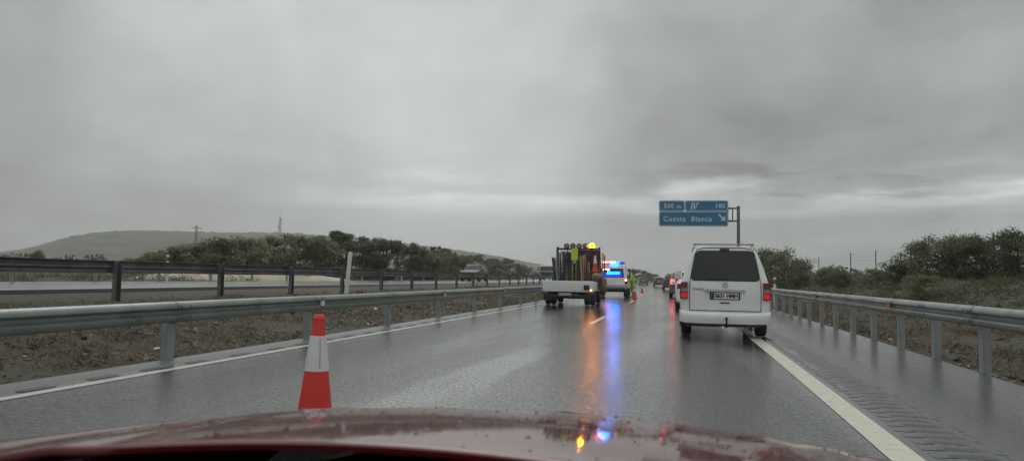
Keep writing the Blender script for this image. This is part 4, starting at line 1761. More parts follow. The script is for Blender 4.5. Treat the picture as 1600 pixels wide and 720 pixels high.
def tree_proto(name, h, spread, n, size, m_leaf, bare=False, seed=0, low=.25, m_bark=None, upright=False, squash=.8, nl=16):
    rng = np.random.default_rng(seed)
    root = bpy.data.objects.new(name, None)
    root.empty_display_size = .2
    COL.objects.link(root)
    mb = MB()
    nst = 1 if not upright else 4
    cs, rs = [], []
    for t in range(nst):
        bx, by = (rng.uniform(-.12, .12, 2) * spread if nst > 1 else (0, 0))
        pts = [Vector((bx, by, -.3))]
        lean = rng.uniform(-.1, .1, 2)
        for i in range(1, 6):
            f = i / 5
            pts.append(Vector((bx + lean[0] * f * h * (1.5 if upright else .8) + rng.uniform(-.05, .05) * h * .4, by + lean[1] * f * h * (1.5 if upright else .8) + rng.uniform(-.05, .05) * h * .4, h * .86 * f)))
        r_ = h * .026 / (nst ** .5)
        mb.path(pts, [r_ * (1.2 - i / 5.2) for i in range(6)], 6)
        for k in range(nl // nst):
            f = rng.uniform(low, .98)
            i = min(4, int(f * 5))
            b0 = pts[i].lerp(pts[i + 1], f * 5 - i)
            a = rng.uniform(0, 2 * PI)
            prof = math.sin(min(1, (f - low * .6) / (1 - low * .6)) * PI * .82 + .35)
            ln = spread * max(.25, prof) * rng.uniform(.55, 1.05) * (.45 if upright else 1)
            e = b0 + Vector((math.cos(a) * ln, math.sin(a) * ln, ln * (1.1 if upright else .35) * rng.uniform(.4, 1.2)))
            mid = b0.lerp(e, .5) + Vector((0, 0, -.04 * ln))
            mb.path([b0, mid, e], [r_ * .45, r_ * .3, r_ * .1], 5)
            cs.append(tuple(e)); rs.append(spread * rng.uniform(.15, .34) * (.6 if upright else 1))
            cs.append(tuple(mid)); rs.append(spread * rng.uniform(.16, .3) * (.6 if upright else 1))
            if bare:
                for q in range(5):
                    e2 = e + Vector(rng.normal(size=3) * .12 * spread) + Vector((0, 0, rng.uniform(.1, .5) * spread * .6))
                    mb.tube(e, e2, r_ * .1, r_ * .03, 4)
    mb.build('trunk', m_bark or M_bark, root, smooth=60)
    q = leaf_cloud(cs, rs, n, size, squash, rng)
    q[:, 2] = np.maximum(q[:, 2], .02)
    o = bpy.data.objects.new('crown', mesh_quads('crown', q, m_leaf))
    COL.objects.link(o)
    o.parent = root
    return root


ML_olive = leaf_mat('leaf_olive', (.10, .118, .056), (.245, .26, .13))
ML_dark = leaf_mat('leaf_dark', (.046, .062, .032), (.13, .15, .078))
ML_pale = leaf_mat('leaf_pale', (.13, .142, .075), (.29, .295, .16))
ML_brown = leaf_mat('leaf_brown', (.085, .082, .048), (.20, .185, .105))
protos = {
    'olive': tree_proto('olive_tree', 4.2, 2.0, 5600, .12, ML_olive, seed=1, low=.0, nl=26),
    'olive2': tree_proto('olive_tree', 3.9, 2.2, 5600, .12, ML_olive, seed=2, low=.0, nl=26),
    'pale': tree_proto('pale_tree', 3.6, 2.2, 5800, .12, ML_pale, seed=3, low=.0, nl=26),
    'dark': tree_proto('dark_tree', 4.6, 2.0, 6200, .12, ML_dark, seed=4, low=.0, nl=28),
    'pine': tree_proto('umbrella_pine', 5.6, 2.0, 5600, .12, ML_dark, seed=5, low=.55, nl=22, squash=.6),
    'bare': tree_proto('sparse_tree', 5.2, 1.7, 2600, .09, ML_brown, bare=True, seed=6, low=.05, upright=True, m_bark=M_barkg, nl=36),
    'brown': tree_proto('brown_shrub', 3.0, 1.8, 4300, .10, ML_brown, bare=True, seed=7, low=.0, nl=26),
    'shrub': tree_proto('shrub', 3.0, 1.7, 6500, .07, ML_dark, bare=True, seed=8, low=.0, nl=30),
    'shrub2': tree_proto('shrub', 2.7, 1.9, 6000, .07, ML_olive, bare=True, seed=9, low=.0, nl=30),
}
used = set()


def plant(kind, px, dist, topy, label, group, rz=None, wide=1.0, cat='tree', basez=None):
    """stand a plant on the ground on a surveyed bearing, as tall as its surveyed top"""
    q = bearing(px, topy, dist)
    zg = gz(latof(q), q.y) - .05
    pr = protos[kind]
    hp = {'olive': 4.5, 'olive2': 4.2, 'pale': 4.0, 'dark': 5.0, 'pine': 6.1, 'bare': 6.4, 'brown': 3.5, 'shrub': 3.5, 'shrub2': 3.2}[kind]
    s = max(.3, (q.z - zg) / (hp * .855))
    if kind in used:
        o = copy_tree(pr)
    else:
        o = pr
        used.add(kind)
    o.location = (q.x, q.y, zg)
    o.rotation_euler = (0, 0, random.uniform(0, 6.28) if rz is None else rz)
    o.scale = (s * wide, s * wide * .9, s)
    tag(o, label, cat, group)
    return o


GL_SEED = random.seed(21)
GL = 'trees beyond the opposite carriageway'
for a in [
    ('pale', 60, 78, 392, 'lone small grey bush left of all the trees, below the hill crest', .55),
    ('pale', 205, 66, 404, 'lowest pale bush at the left end of the tree row', 1.2),
    ('pale', 240, 64, 395, 'low pale olive tree under the left slope of the hill', 1.2),
    ('olive', 275, 62, 386, 'pale olive tree just left of the power mast', 1.1),
    ('pale', 312, 62, 380, 'rounded pale olive tree right beside the power mast', 1.15),
    ('olive2', 348, 60, 374, 'broad olive tree above the cream earth bank, first right of the power mast', 1.05),
    ('pale', 388, 62, 372, 'tall pale tree above the cream earth bank with a fluffy crown', 1.0),
    ('olive', 425, 66, 370, 'olive tree below the antenna tower', 1.0),
    ('olive2', 462, 64, 369, 'green tree just right of the antenna tower', 1.0),
    ('olive', 498, 66, 370, 'green tree just left of the dark umbrella pine', 1.0),
    ('dark', 520, 70, 378, 'dark tree under the left edge of the umbrella pine crown', .95),
    ('pine', 544, 72, 357, 'dark umbrella pine with the highest flat crown above the leaning white post', .95),
    ('dark', 572, 68, 374, 'dark tree on the right of the umbrella pine', 1.0),
    ('bare', 592, 76, 360, 'sparse tall tree with a thin top, first right of the umbrella pine', .75),
    ('dark', 606, 68, 371, 'dense dark tree right of the umbrella pine, in front of the thin bare top', 1.0),
    ('bare', 622, 80, 363, 'sparse bare-topped tree with the tallest twigs of the bare ones', .75),
    ('dark', 640, 78, 379, 'lower dark tree between the bare-topped trees', .9),
    ('bare', 650, 82, 368, 'sparse twiggy tree in the middle of the bare-topped trees', .75),
    ('brown', 668, 80, 385, 'brownish bushy tree at the foot of the twiggy trees', 1.0),
    ('bare', 678, 90, 374, 'last twiggy bare tree before the row drops to the right', .75),
    ('olive', 694, 92, 389, 'dark green small tree above the hazy far slope', .9),
    ('brown', 716, 98, 396, 'brownish shrub behind the dark oncoming car on its left', 1.1),
    ('olive2', 742, 108, 399, 'green shrub directly behind the dark oncoming car', 1.0),
    ('brown', 768, 116, 401, 'brownish shrub right of the dark oncoming car', 1.0),
    ('olive', 792, 130, 404, 'small green tree left of the distant grey sign', .9),
    ('brown', 812, 140, 409, 'small brown shrub just beside the distant grey sign', .9),
]:
    plant(a[0], a[1], a[2], a[3], a[4], GL, wide=a[5] * (1.28 if a[0] != 'bare' else 1.2))
GR = 'shrubs on the right bank'
for a in [
    ('shrub', 1206, 62, 384, 'tall twiggy shrub next to the right rear pillar of the white van', 1.1),
    ('shrub2', 1228, 58, 392, 'rounded shrub behind the orange-banded marker post', 1.1),
    ('shrub', 1250, 60, 401, 'low sparse shrub at the left end of the wire fence', 1.0),
    ('shrub2', 1282, 52, 416, 'low green bush under the left part of the wire fence', 1.5),
    ('shrub', 1318, 47, 421, 'low dark bush under the middle of the wire fence', 1.5),
    ('shrub2', 1358, 45, 418, 'low green bush below the tallest fence post', 1.5),
    ('shrub', 1400, 42, 408, 'small dark bush between the wire fence and the dense bushes', 1.4),
    ('shrub2', 1445, 30, 428, 'small green bush standing in front of the dense bushes, just behind the rail', 1.5),
    ('shrub2', 1450, 41, 374, 'leftmost dense bush on the right bank, right of the wire fence', 1.1),
    ('shrub', 1478, 41, 366, 'dense dark bush second from the fence on the right bank', 1.15),
    ('shrub2', 1508, 40, 366, 'broad greenish bush in the middle of the right bank', 1.1),
    ('shrub', 1535, 39, 362, 'tall dark bush with the rounded top on the right bank', 1.15),
    ('shrub2', 1566, 38, 366, 'lower bush before the tallest one at the right edge', 1.1),
    ('shrub', 1592, 36, 354, 'tallest dark bush at the right edge of the view', 1.0),
    ('shrub2', 1625, 34, 350, 'bush cut by the right edge of the view', 1.1),
]:
    plant(a[0], a[1], a[2], a[3], a[4], GR, wide=a[5], cat='shrub')
GF = 'far trees ahead on the left of the road'
for a in [('dark', 968, 190, 424, 'dark tree ahead partly behind the emergency vehicle', 1.5), ('dark', 990, 200, 419, 'tallest distant dark tree just above the worker', 1.2), ('olive', 1006, 215, 423, 'distant tree right of the worker above the small grey car', 1.3),
          ('dark', 1022, 250, 427, 'low distant tree above the red car', 1.6), ('olive', 1046, 260, 428, 'low distant tree above the tall dark car', 1.6)]:
    plant(a[0], a[1], a[2], a[3], a[4], GF, wide=a[5])
for k in list(protos):
    if k not in used:
        for ch in list(protos[k].children):
            bpy.data.objects.remove(ch)
        bpy.data.objects.remove(protos[k])

# far scrub that reads as one mass
rng = np.random.default_rng(5)
cs, rs = [], []
for i in range(420):
    px = rng.uniform(-250, 860)
    d = rng.uniform(72, 300)
    q = bearing(px, 400, d)
    hh = rng.uniform(.6, 1.2) if d < 110 else rng.uniform(.8, 2.6)
    cs.append((q.x, q.y, .7 + hh * .5)); rs.append(hh)
for i in range(150):
    px = rng.uniform(1020, 1900)
    d = rng.uniform(85, 260)
    q = bearing(px, 400, d)
    hh = rng.uniform(.6, 1.6)
    cs.append((q.x, q.y, gz(latof(q), q.y) + hh * .4)); rs.append(hh)
ok = [i for i, c in enumerate(cs) if not (-25 < latof(Vector(c)) < 8)]
cs = [cs[i] for i in ok]
rs = [rs[i] for i in ok]
q = leaf_cloud(cs, rs, 60000, .30, .75, rng)
o = bpy.data.objects.new('undergrowth', mesh_quads('undergrowth', q, leaf_mat('leaf_scrub', (.04, .042, .022), (.11, .105, .055))))
COL.objects.link(o)
tag(o, kind='stuff')


# ------------------------------------------------------------------ dry grass, weeds, stones (nobody could count them)
def blades(name, n, region, m, h=(.08, .3), w=.006, clump=.5, seed=3):
    rng = np.random.default_rng(seed)
    qs = []
    tries = 0
    cl = [c for c in (region(rng) for _ in range(max(1, n // 12))) if mnoise.noise((c[0] * .5, c[1] * .4, 12)) > rng.uniform(-.45, .25)]
    for i in range(n):
        c = cl[i % len(cl)]
        lat = c[0] + rng.normal() * .22
        y = c[1] + rng.normal() * .26
        if not c[2](lat):
            continue
        z = gz(lat, y)
        b = P(lat, y, z - .01)
        hh = rng.uniform(*h) * c[3]
        a = rng.uniform(0, 2 * PI)
        ww = w * (1 + y / 14.)
        dx, dy = math.cos(a) * ww, math.sin(a) * ww
        t = b + Vector((rng.normal() * 1.1 * hh, rng.normal() * 1.1 * hh, hh * rng.uniform(.25, 1)))
        mid = b.lerp(t, .55) + Vector((0, 0, hh * .1))
        qs += [(b.x - dx, b.y - dy, b.z), (b.x + dx, b.y + dy, b.z), (mid.x + dx * .8, mid.y + dy * .8, mid.z), (mid.x - dx * .8, mid.y - dy * .8, mid.z),
               (mid.x - dx * .8, mid.y - dy * .8, mid.z), (mid.x + dx * .8, mid.y + dy * .8, mid.z), (t.x, t.y, t.z), (t.x - dx * .1, t.y - dy * .1, t.z)]
    o = bpy.data.objects.new(name, mesh_quads(name, np.array(qs), m))
    COL.objects.link(o)
    return tag(o, kind='stuff')


ML_dry = leaf_mat('dry_grass', (.05, .036, .022), (.21, .165, .10))
ML_grn = leaf_mat('dull_grass', (.046, .056, .024), (.145, .15, .07))
dens = lambda lat, y: mnoise.noise((lat * .5, y * .4, 12))


def reg_med(r):
    return (-11.8 + 5.1 * r.random() ** .8, 2 + 48 * r.random() ** 1.5, lambda l: -12.6 < l < -6.62, .6 + .6 * r.random())


def reg_right(r):
    return (4.0 + 9 * r.random() ** 1.3, 4 + 60 * r.random() ** 1.4, lambda l: l > 3.9, .7 + .6 * r.random())


def reg_right2(r):
    return (7.0 + 16 * r.random(), 10 + 75 * r.random() ** 1.2, lambda l: l > 5, 1.0 + .9 * r.random())


def reg_left(r):
    return (-24.4 - 14 * r.random(), 8 + 110 * r.random() ** 1.1, lambda l: l < -24, 1 + 1.0 * r.random())


blades('dry_grass', 36000, reg_med, ML_dry, (.03, .13), .0034, seed=3)
blades('grass', 18000, reg_med, ML_grn, (.03, .14), .0042, seed=13)
blades('dry_grass', 42000, reg_right, ML_dry, (.05, .20), .0042, seed=4)
blades('grass', 42000, reg_right2, ML_grn, (.08, .28), .0055, seed=5)
blades('grass', 14000, reg_left, ML_grn, (.12, .40), .006, seed=6)


def stones(name, n, region, size, m, seed):
    rng = np.random.default_rng(seed)
    mb = MB()
    base = [(1, 0, 0), (-1, 0, 0), (0, 1, 0), (0, -1, 0), (0, 0, 1), (0, 0, -1), (.6, .6, .5), (-.6, .6, .4), (.6, -.6, .5), (-.6, -.6, .5)]
    fs = [(4, 6, 0), (4, 8, 0), (4, 6, 2), (4, 7, 2), (4, 7, 1), (4, 9, 1), (4, 9, 3), (4, 8, 3), (0, 6, 2), (2, 7, 1), (1, 9, 3), (3, 8, 0), (5, 0, 2), (5, 2, 1), (5, 1, 3), (5, 3, 0)]
    for _ in range(n):
        c = region(rng)
        s = size * rng.lognormal(0, .6)
        b = P(c[0], c[1], gz(c[0], c[1]) + s * .2)
        k = rng.uniform(.6, 1.3, 3) * s
        a = rng.uniform(0, 6.28)
        ca, sa = math.cos(a), math.sin(a)
        mb.add([b + Vector((x * k[0] * ca - y * k[1] * sa, x * k[0] * sa + y * k[1] * ca, z * k[2] * .6)) for x, y, z in base], fs)
    o = mb.build(name, m, smooth=0)
    return tag(o, kind='stuff')


stones('gravel', 900, lambda r: (-11.5 + 4.8 * r.random(), 3 + 40 * r.random() ** 1.4), .014, mat('dull_stone', (.17, .155, .13), .8, var=.3, vscale=1.5), 2)
stones('pale_stones', 60, lambda r: (-10.5 + 3.7 * r.random(), 4 + 30 * r.random() ** 1.4), .024, mat('pale_stone', (.5, .48, .44), .7, var=.2, vscale=1.5), 4)
stones('gravel', 500, lambda r: (3.78 + .9 * r.random() ** 1.6, 4 + 30 * r.random() ** 1.4), .016, mat('dull_stone', (.2, .18, .15)), 7)
stones('pale_stones', 30, lambda r: (3.5 + .8 * r.random(), 6 + 22 * r.random()), .018, mat('pale_stone', (.5, .48, .44)), 9)

def litter(name, n, region, size, m, seed):
    rng = np.random.default_rng(seed)
    qs = []
    for _ in range(n):
        c = region(rng)
        if not c[2](c[0]):
            continue
        if mnoise.noise((c[0] * .8, c[1] * .6, 31)) < rng.uniform(-.5, .3):
            continue
        p = P(c[0], c[1], gz(c[0], c[1]) + rng.uniform(.003, .03))
        a = rng.uniform(0, 2 * PI)
        ln = size * rng.lognormal(0, .5)
        u = Vector((math.cos(a), math.sin(a), rng.normal() * .35)) * ln
        v = Vector((-math.sin(a), math.cos(a), rng.normal() * .35)) * ln * rng.uniform(.12, .45)
        for q_ in (p - u, p + v, p + u, p - v):
            qs.append(tuple(q_))
    o = bpy.data.objects.new(name, mesh_quads(name, np.array(qs), m))
    COL.objects.link(o)
    return tag(o, kind='stuff')


ML_lit = leaf_mat('brown_litter', (.035, .022, .015), (.15, .10, .065))
litter('plant_litter', 16000, reg_med, .045, ML_lit, 41)
litter('plant_litter', 16000, reg_right, .05, ML_lit, 42)
litter('weeds', 20000, reg_right2, .12, ML_grn, 43)

# cream earth bank beyond the opposite carriageway
q = bearing(395, 436, 50)
mb = MB()
rows = []
for i in range(17):
    t = i / 16
    row = []
    for j in range(9):
        s = j / 8
        pp = Vector((q.x, q.y, 0)) + Vector((-.62, .78, 0)) * ((s - .5) * 5) + Vector((.78, .62, 0)).lerp(Vector((.2, .98, 0)), .3) * ((t - .5) * 17)
        e = math.sin(PI * t) ** .7 * math.sin(PI * s) ** .6
        row.append(Vector((pp.x, pp.y, gz(latof(pp), pp.y) - .2 + e * (.85 + .25 * mnoise.noise((pp.x * .8, pp.y * .8, 0))))))
    rows.append(row)
mb.grid(rows)
tag(mb.build('earth_bank', mat('cream_earth', (.42, .36, .27), .8, var=.2, vscale=1.2, bump=.6, bscale=5), smooth=80, fix=False), kind='structure')

# ------------------------------------------------------------------ wire fence on the right bank
root = empty('wire_fence', P(14, 50, gz(14, 50)), 0, 'wire fence on thin dark posts along the top of the right bank', 'fence')
W = Vector(root.location)
fpts = []
for y in (38, 44.5, 49.5, 57, 64, 75, 88, 104):
    fpts.append(P(14.2, y, gz(14.2, y)))
for i, b in enumerate(fpts):
    mb = MB()
    t = b + Vector((random.uniform(-.08, .08), 0, 1.95))
    mb.tube(b - W - Vector((0, 0, .3)), t - W, .04, .035, 6)
    mb.build('post', M_steel_d, root)
mb = MB()
for i in range(len(fpts) - 1):
    for k in range(7):
        z = .2 + k * .27
        mb.tube(fpts[i] + Vector((0, 0, z)) - W, fpts[i + 1] + Vector((0, 0, z)) - W, .004, n=4, cap=False)
    nv = 14
    for k in range(nv):
        c = fpts[i].lerp(fpts[i + 1], k / nv)
        mb.tube(c + Vector((0, 0, .1)) - W, c + Vector((0, 0, 1.85)) - W, .003, n=4, cap=False)
mb.build('wire_mesh', M_galvd, root, smooth=0)


# ------------------------------------------------------------------ the car the photograph is taken from: only its front is in view
def paint_own():
    m = bpy.data.materials.new('wet_maroon_paint')
    nt, b = nodes_of(m)
    L = nt.links.new
    tc = nt.nodes.new('ShaderNodeTexCoord')
    n = nt.nodes.new('ShaderNodeTexNoise')
    n.inputs['Scale'].default_value = 400
    L(tc.outputs['Object'], n.inputs['Vector'])
    r = nt.nodes.new('ShaderNodeValToRGB')
    r.color_ramp.elements[0].color = (.075, .004, .006, 1)
    r.color_ramp.elements[1].color = (.125, .008, .011, 1)
    L(n.outputs['Fac'], r.inputs['Fac'])
    L(r.outputs['Color'], b.inputs['Base Color'])
    b.inputs['Metallic'].default_value = 0
    b.inputs['Specular IOR Level'].default_value = .15
    b.inputs['Roughness'].default_value = .5
    b.inputs['Coat Weight'].default_value = 1
    b.inputs['Coat IOR'].default_value = 1.45
    b.inputs['Coat Roughness'].default_value = .05
    # beads and a sheet of rain water
    v = nt.nodes.new('ShaderNodeTexVoronoi')
    v.inputs['Scale'].default_value = 75
    L(tc.outputs['Object'], v.inputs['Vector'])
    mr = nt.nodes.new('ShaderNodeMapRange')
    mr.inputs['From Min'].default_value = 0
    mr.inputs['From Max'].default_value = .38
    mr.inputs['To Min'].default_value = 1
    mr.inputs['To Max'].default_value = 0
    L(v.outputs['Distance'], mr.inputs['Value'])
    n2 = nt.nodes.new('ShaderNodeTexNoise')
    n2.inputs['Scale'].default_value = 9
    n2.inputs['Detail'].default_value = 3
    L(tc.outputs['Object'], n2.inputs['Vector'])
    ad = nt.nodes.new('ShaderNodeMath')
    ad.operation = 'MULTIPLY_ADD'
    ad.inputs[1].default_value = .12
    L(mr.outputs['Result'], ad.inputs[0])
    L(n2.outputs['Fac'], ad.inputs[2])
    bp = nt.nodes.new('ShaderNodeBump')
    bp.inputs['Strength'].default_value = .12
    bp.inputs['Distance'].default_value = .004
    L(ad.outputs['Value'], bp.inputs['Height'])
    L(bp.outputs['Normal'], b.inputs['Coat Normal'])
    L(bp.outputs['Normal'], b.inputs['Normal'])
    return m


M_own = paint_own()
XC = -.29
own = empty('own_car', (XC, 0, 0), 0, 'wet dark red bonnet of the car the picture is taken from, along the bottom edge', 'car')


HW = .575                            # half width of the bonnet panel


def hood_z(u, y):
    d = y - .80
    z = .9385 - .071 * d - .0604 * d * d - max(0, d - .66) ** 2 * .9
    z -= .0435 * (u / .6) ** 2 + .0005 * abs(u / .6) ** 4
    z += .004 * math.exp(-((abs(u) - .43) / .03) ** 2)          # pressed creases
    return z


def rear_y(u):
    return .79 - .42 * u * u     # rear edge bows towards the windscreen


mb = MB()
rows = []
for v in [0, .004, .012] + [i / 40 for i in range(1, 41)]:
    row = []
    for j in range(61):
        u = -HW + 2 * HW * j / 60
        yr = rear_y(u)
        yf = 1.88 - .30 * abs(u / HW) ** 3
        y = yr + (yf - yr) * v
        z = hood_z(u, y)
        if v == 0:
            z -= .0035
        if abs(j - 30) == 30:
            z -= .010
        row.append(Vector((u, y, z)))
    rows.append(row)
rows.insert(0, [Vector((p.x, p.y + .001, p.z - .007)) for p in rows[0]])
rows.append([Vector((p.x * .99, p.y + .015, p.z - .06)) for p in rows[-1]])
mb.grid(rows)
mb.build('bonnet', M_own, own, smooth=60, fix=False)
rb = np.random.default_rng(77)
dv, df = [], []
nseg = 8
for _ in range(1300):
    u = rb.uniform(-HW + .02, HW - .02)
    y = rb.uniform(rear_y(u) + .02, 1.80 - .30 * abs(u / HW) ** 3)
    if mnoise.noise((u * 6, y * 6, 3)) < rb.uniform(-.7, .3):
        continue
    r = min(.0045, .0016 * rb.lognormal(0, .5))
    e = 1 + rb.uniform(0, .6)
    z = hood_z(u, y)
    sl_y = (hood_z(u, y + .01) - z) / .01
    sl_u = (hood_z(u + .01, y) - z) / .01
    o0 = len(dv)
    for rr, hh in ((1, -.0002), (.8, .28), (.45, .42)):
        for k in range(nseg):
            a = 2 * PI * k / nseg
            px_, py_ = rr * r * math.cos(a), rr * r * e * math.sin(a)
            dv.append((u + px_, y + py_, z + px_ * sl_u + py_ * sl_y + hh * r))
    dv.append((u, y, z + .46 * r))
    for q_ in range(2):
        for k in range(nseg):
            df.append((o0 + q_ * nseg + k, o0 + q_ * nseg + (k + 1) % nseg, o0 + (q_ + 1) * nseg + (k + 1) % nseg, o0 + (q_ + 1) * nseg + k))
    for k in range(nseg):
        df.append((o0 + 2 * nseg + k, o0 + 2 * nseg + (k + 1) % nseg, o0 + 3 * nseg))
M_water = bpy.data.materials.new('rain_water')
nt_, b_ = nodes_of(M_water)
b_.inputs['Base Color'].default_value = (1, 1, 1, 1)
b_.inputs['Transmission Weight'].default_value = 1
b_.inputs['IOR'].default_value = 1.33
b_.inputs['Roughness'].default_value = .02
mb = MB()
mb.add(dv, df)
wb = mb.build('water_beads', M_water, own, smooth=80, fix=False)
tag(wb, kind='stuff')
for s in (-1, 1):
    mb = MB()
    rows = []
    for i in range(25):
        v = i / 24
        row = []
        y = .45 + 1.42 * v
        for j, (u, dz) in enumerate(((.58, -.014), (.60, -.003), (.66, -.008), (.74, -.026), (.81, -.058), (.86, -.11), (.885, -.18), (.885, -.40))):
            pn = max(0, (v - .55) / .45) ** 2
            uu = u * (1 - .20 * pn)
            zb2 = hood_z(.585, max(y, .70)) - max(0, v - .80) ** 2 * 3
            row.append(Vector((s * uu, y, zb2 + dz)))
        rows.append(row)
    mb.grid(rows)
    mb.build('fender', M_own, own, smooth=60)
mb = MB()
rows = []
for z, yo in ((.80, -.03), (.70, .05), (.55, .10), (.40, .10), (.28, .06)):
    rows.append([Vector((u, 1.86 + yo - .42 * abs(u / .84) ** 2.6, z - .05 * abs(u))) for u in [-.84 + 1.68 * k / 24 for k in range(25)]])
mb.grid(rows)
mb.build('bumper', M_own, own, smooth=60)
mb = MB()
rows = []
for dy in (.451, .45, .2, .04, 0, -.08, -.16, -.26, -.4):
    row = []
    for j in range(41):
        u = -.82 + 1.64 * j / 40
        uh = max(-.6, min(.6, u))
        row.append(Vector((u * (.69 if dy > .1 else 1), rear_y(uh) + dy, .900 - .055 * (u / .6) ** 2 - .12 * max(0, dy) - .30 * (dy > .4505) + .005 * math.sin(u * 40) * (dy < -.1))))
    rows.append(row)
mb.grid(rows)
mb.build('cowl_panel', mat('matt_black_plastic', (.006, .006, .006), .9, var=.2, spec=.05), own, smooth=60)
for x, a in ((-.45, .62), (.2, .62)):
    mb = MB()
    mb.path([(x, .40, .93), (x + .05, .42, .945), (x + a, .46, .925)], [.012, .01, .006], 6)
    mb.build('wiper_arm', M_black, own)
mb = MB()
mb.box((0, .9, .45), (1.3, 1.6, .4), None, ch=.05)
mb.build('engine_bay', M_black, own)
for s in (-1, 1):
    wheel(own, s * .76, 1.05, .31, .2)
    mb = MB()
    mb.box((s * .62, 1.72, .66), (.3, .16, .14), None, ch=.05)
    mb.build('headlight', M_clear, own)

# ------------------------------------------------------------------ rain-hazed air
mb = MB()
mb.box((-150, 250, 60), (3600, 3600, 126))
hz = mb.build('haze', mat('unused', (.5, .5, .5)), smooth=0)
mh = bpy.data.materials.new('rain_haze')
mh.use_nodes = True
nt = mh.node_tree
for n in list(nt.nodes):
    nt.nodes.remove(n)
out = nt.nodes.new('ShaderNodeOutputMaterial')
pv = nt.nodes.new('ShaderNodeVolumePrincipled')
pv.inputs['Color'].default_value = (.93, .94, .94, 1)
pv.inputs['Density'].default_value = .00058
pv.inputs['Anisotropy'].default_value = .2
nt.links.new(pv.outputs['Volume'], out.inputs['Volume'])
hz.data.materials.clear()
hz.data.materials.append(mh)
tag(hz, kind='stuff')

# ------------------------------------------------------------------ overcast sky and sun
w = bpy.data.worlds.new('World')
SC.world = w
w.use_nodes = True
nt = w.node_tree
L = nt.links.new
bg = nt.nodes['Background']
SUN_EL, SUN_AZ = 48, -20         # the sun stands high, ahead and a little to the left, behind cloud
sky = nt.nodes.new('ShaderNodeTexSky')
sky.sky_type = 'NISHITA'
sky.sun_disc = False
sky.sun_elevation = RAD(SUN_EL)
sky.sun_rotation = RAD(SUN_AZ)
sky.dust_density = 4
tc = nt.nodes.new('ShaderNodeTexCoord')
D = tc.outputs['Generated']


def vm(op, a, b=None, out='Vector'):
    n = nt.nodes.new('ShaderNodeVectorMath')
    n.operation = op
    for i, x in enumerate((a, b)):
        if x is None:
            continue
        if isinstance(x, (tuple, list, Vector)):
            n.inputs[i].default_value = tuple(x)
        else:
            L(x, n.inputs[i])
    return n.outputs[out]


def mt(op, a, b=None, c=None, clamp=False):
    n = nt.nodes.new('ShaderNodeMath')
    n.operation = op
    n.use_clamp = clamp
    for i, x in enumerate((a, b, c)):
        if x is None:
            continue
        if isinstance(x, (int, float)):
            n.inputs[i].default_value = x
        else:
            L(x, n.inputs[i])
    return n.outputs[0]


def mrange(v, a, b, c, d, smooth=True):
    n = nt.nodes.new('ShaderNodeMapRange')
    n.interpolation_type = 'SMOOTHSTEP' if smooth else 'LINEAR'
    L(v, n.inputs['Value'])
    for k, x in zip(('From Min', 'From Max', 'To Min', 'To Max'), (a, b, c, d)):
        n.inputs[k].default_value = x
    return n.outputs['Result']


sep = nt.nodes.new('ShaderNodeSeparateXYZ')
L(D, sep.inputs[0])
dx, dy, dz = sep.outputs
zc = mt('MAXIMUM', dz, 0.0)
den = mt('ADD', zc, .16)
cmb = nt.nodes.new('ShaderNodeCombineXYZ')
L(mt('DIVIDE', dx, den), cmb.inputs[0])
L(mt('DIVIDE', dy, den), cmb.inputs[1])
cmb.inputs[2].default_value = 0.7


def nz(vec, s, d=7, r=.55, dist=.6):
    n = nt.nodes.new('ShaderNodeTexNoise')
    n.inputs['Scale'].default_value = s
    n.inputs['Detail'].default_value = d
    n.inputs['Roughness'].default_value = r
    n.inputs['Distortion'].default_value = dist
    L(vec, n.inputs['Vector'])
    return n.outputs['Fac']


big = nz(cmb.outputs[0], .60, 6, .5, .5)
mid = nz(cmb.outputs[0], 1.7, 7, .55, .4)
puff = nz(D, 3.4, 8, .52, .35)
puff2 = nz(D, 8.5, 8, .55, .3)
az = mt('ARCTAN2', dx, dy)                     # 0 along the road, positive to the right
ban = nt.nodes.new('ShaderNodeCombineXYZ')
L(mt('MULTIPLY', az, 2.2), ban.inputs[0])
L(mt('MULTIPLY', dz, 15.), ban.inputs[1])
ban.inputs[2].default_value = 3.3
bands = nz(ban.outputs[0], 1.5, 7, .58, .3)
# slow brightness of the cloud deck, in the units of the sky texture
base = mt('MULTIPLY', mrange(big, .30, .70, -1, 1, False), .55)
base = mt('ADD', base, mt('MULTIPLY', mrange(mid, .3, .7, -1, 1, False), .40))
base = mt('ADD', base, mt('MULTIPLY', mrange(puff, .3, .7, -1, 1, False), .85))
base = mt('ADD', base, mt('MULTIPLY', mrange(puff2, .3, .7, -1, 1, False), .42))
base = mt('ADD', base, 4.5)


def toward(px, py):
    return (bearing(px, py, 100) - Vector((0, 0, CAM_H))).normalized()


# thinner, brighter deck up ahead on the left; heavier cloud on the right and low on the left
for (px, py), lo, hi, amp in (((520, 60), .90, .998, 1.75), ((760, 190), .975, .999, .45), ((1560, 150), .86, .99, -1.15), ((1150, 60), .975, .998, -.35), ((40, 300), .90, .99, -1.15), ((420, 330), .98, .999, -.35)):
    dd = vm('DOT_PRODUCT', D, toward(px, py), 'Value')
    base = mt('ADD', base, mt('MULTIPLY', mrange(dd, lo, hi, 0, 1), amp))
# torn bright strip low over the horizon, from ahead round to the right
e0 = mt('ADD', .106, mt('MULTIPLY', mt('SUBTRACT', bands, .5), .10))
sl = mt('ABSOLUTE', mt('SUBTRACT', dz, e0))
stripf = mrange(sl, .0, .034, 1, 0)
stripf = mt('MULTIPLY', stripf, mrange(az, -.62, -.36, 0, 1))
stripf = mt('MULTIPLY', stripf, mrange(bands, .36, .58, .25, 1))
base = mt('ADD', base, mt('MULTIPLY', mt('MULTIPLY', stripf, 3.7), mrange(az, -.3, .3, 1, 1.5)))
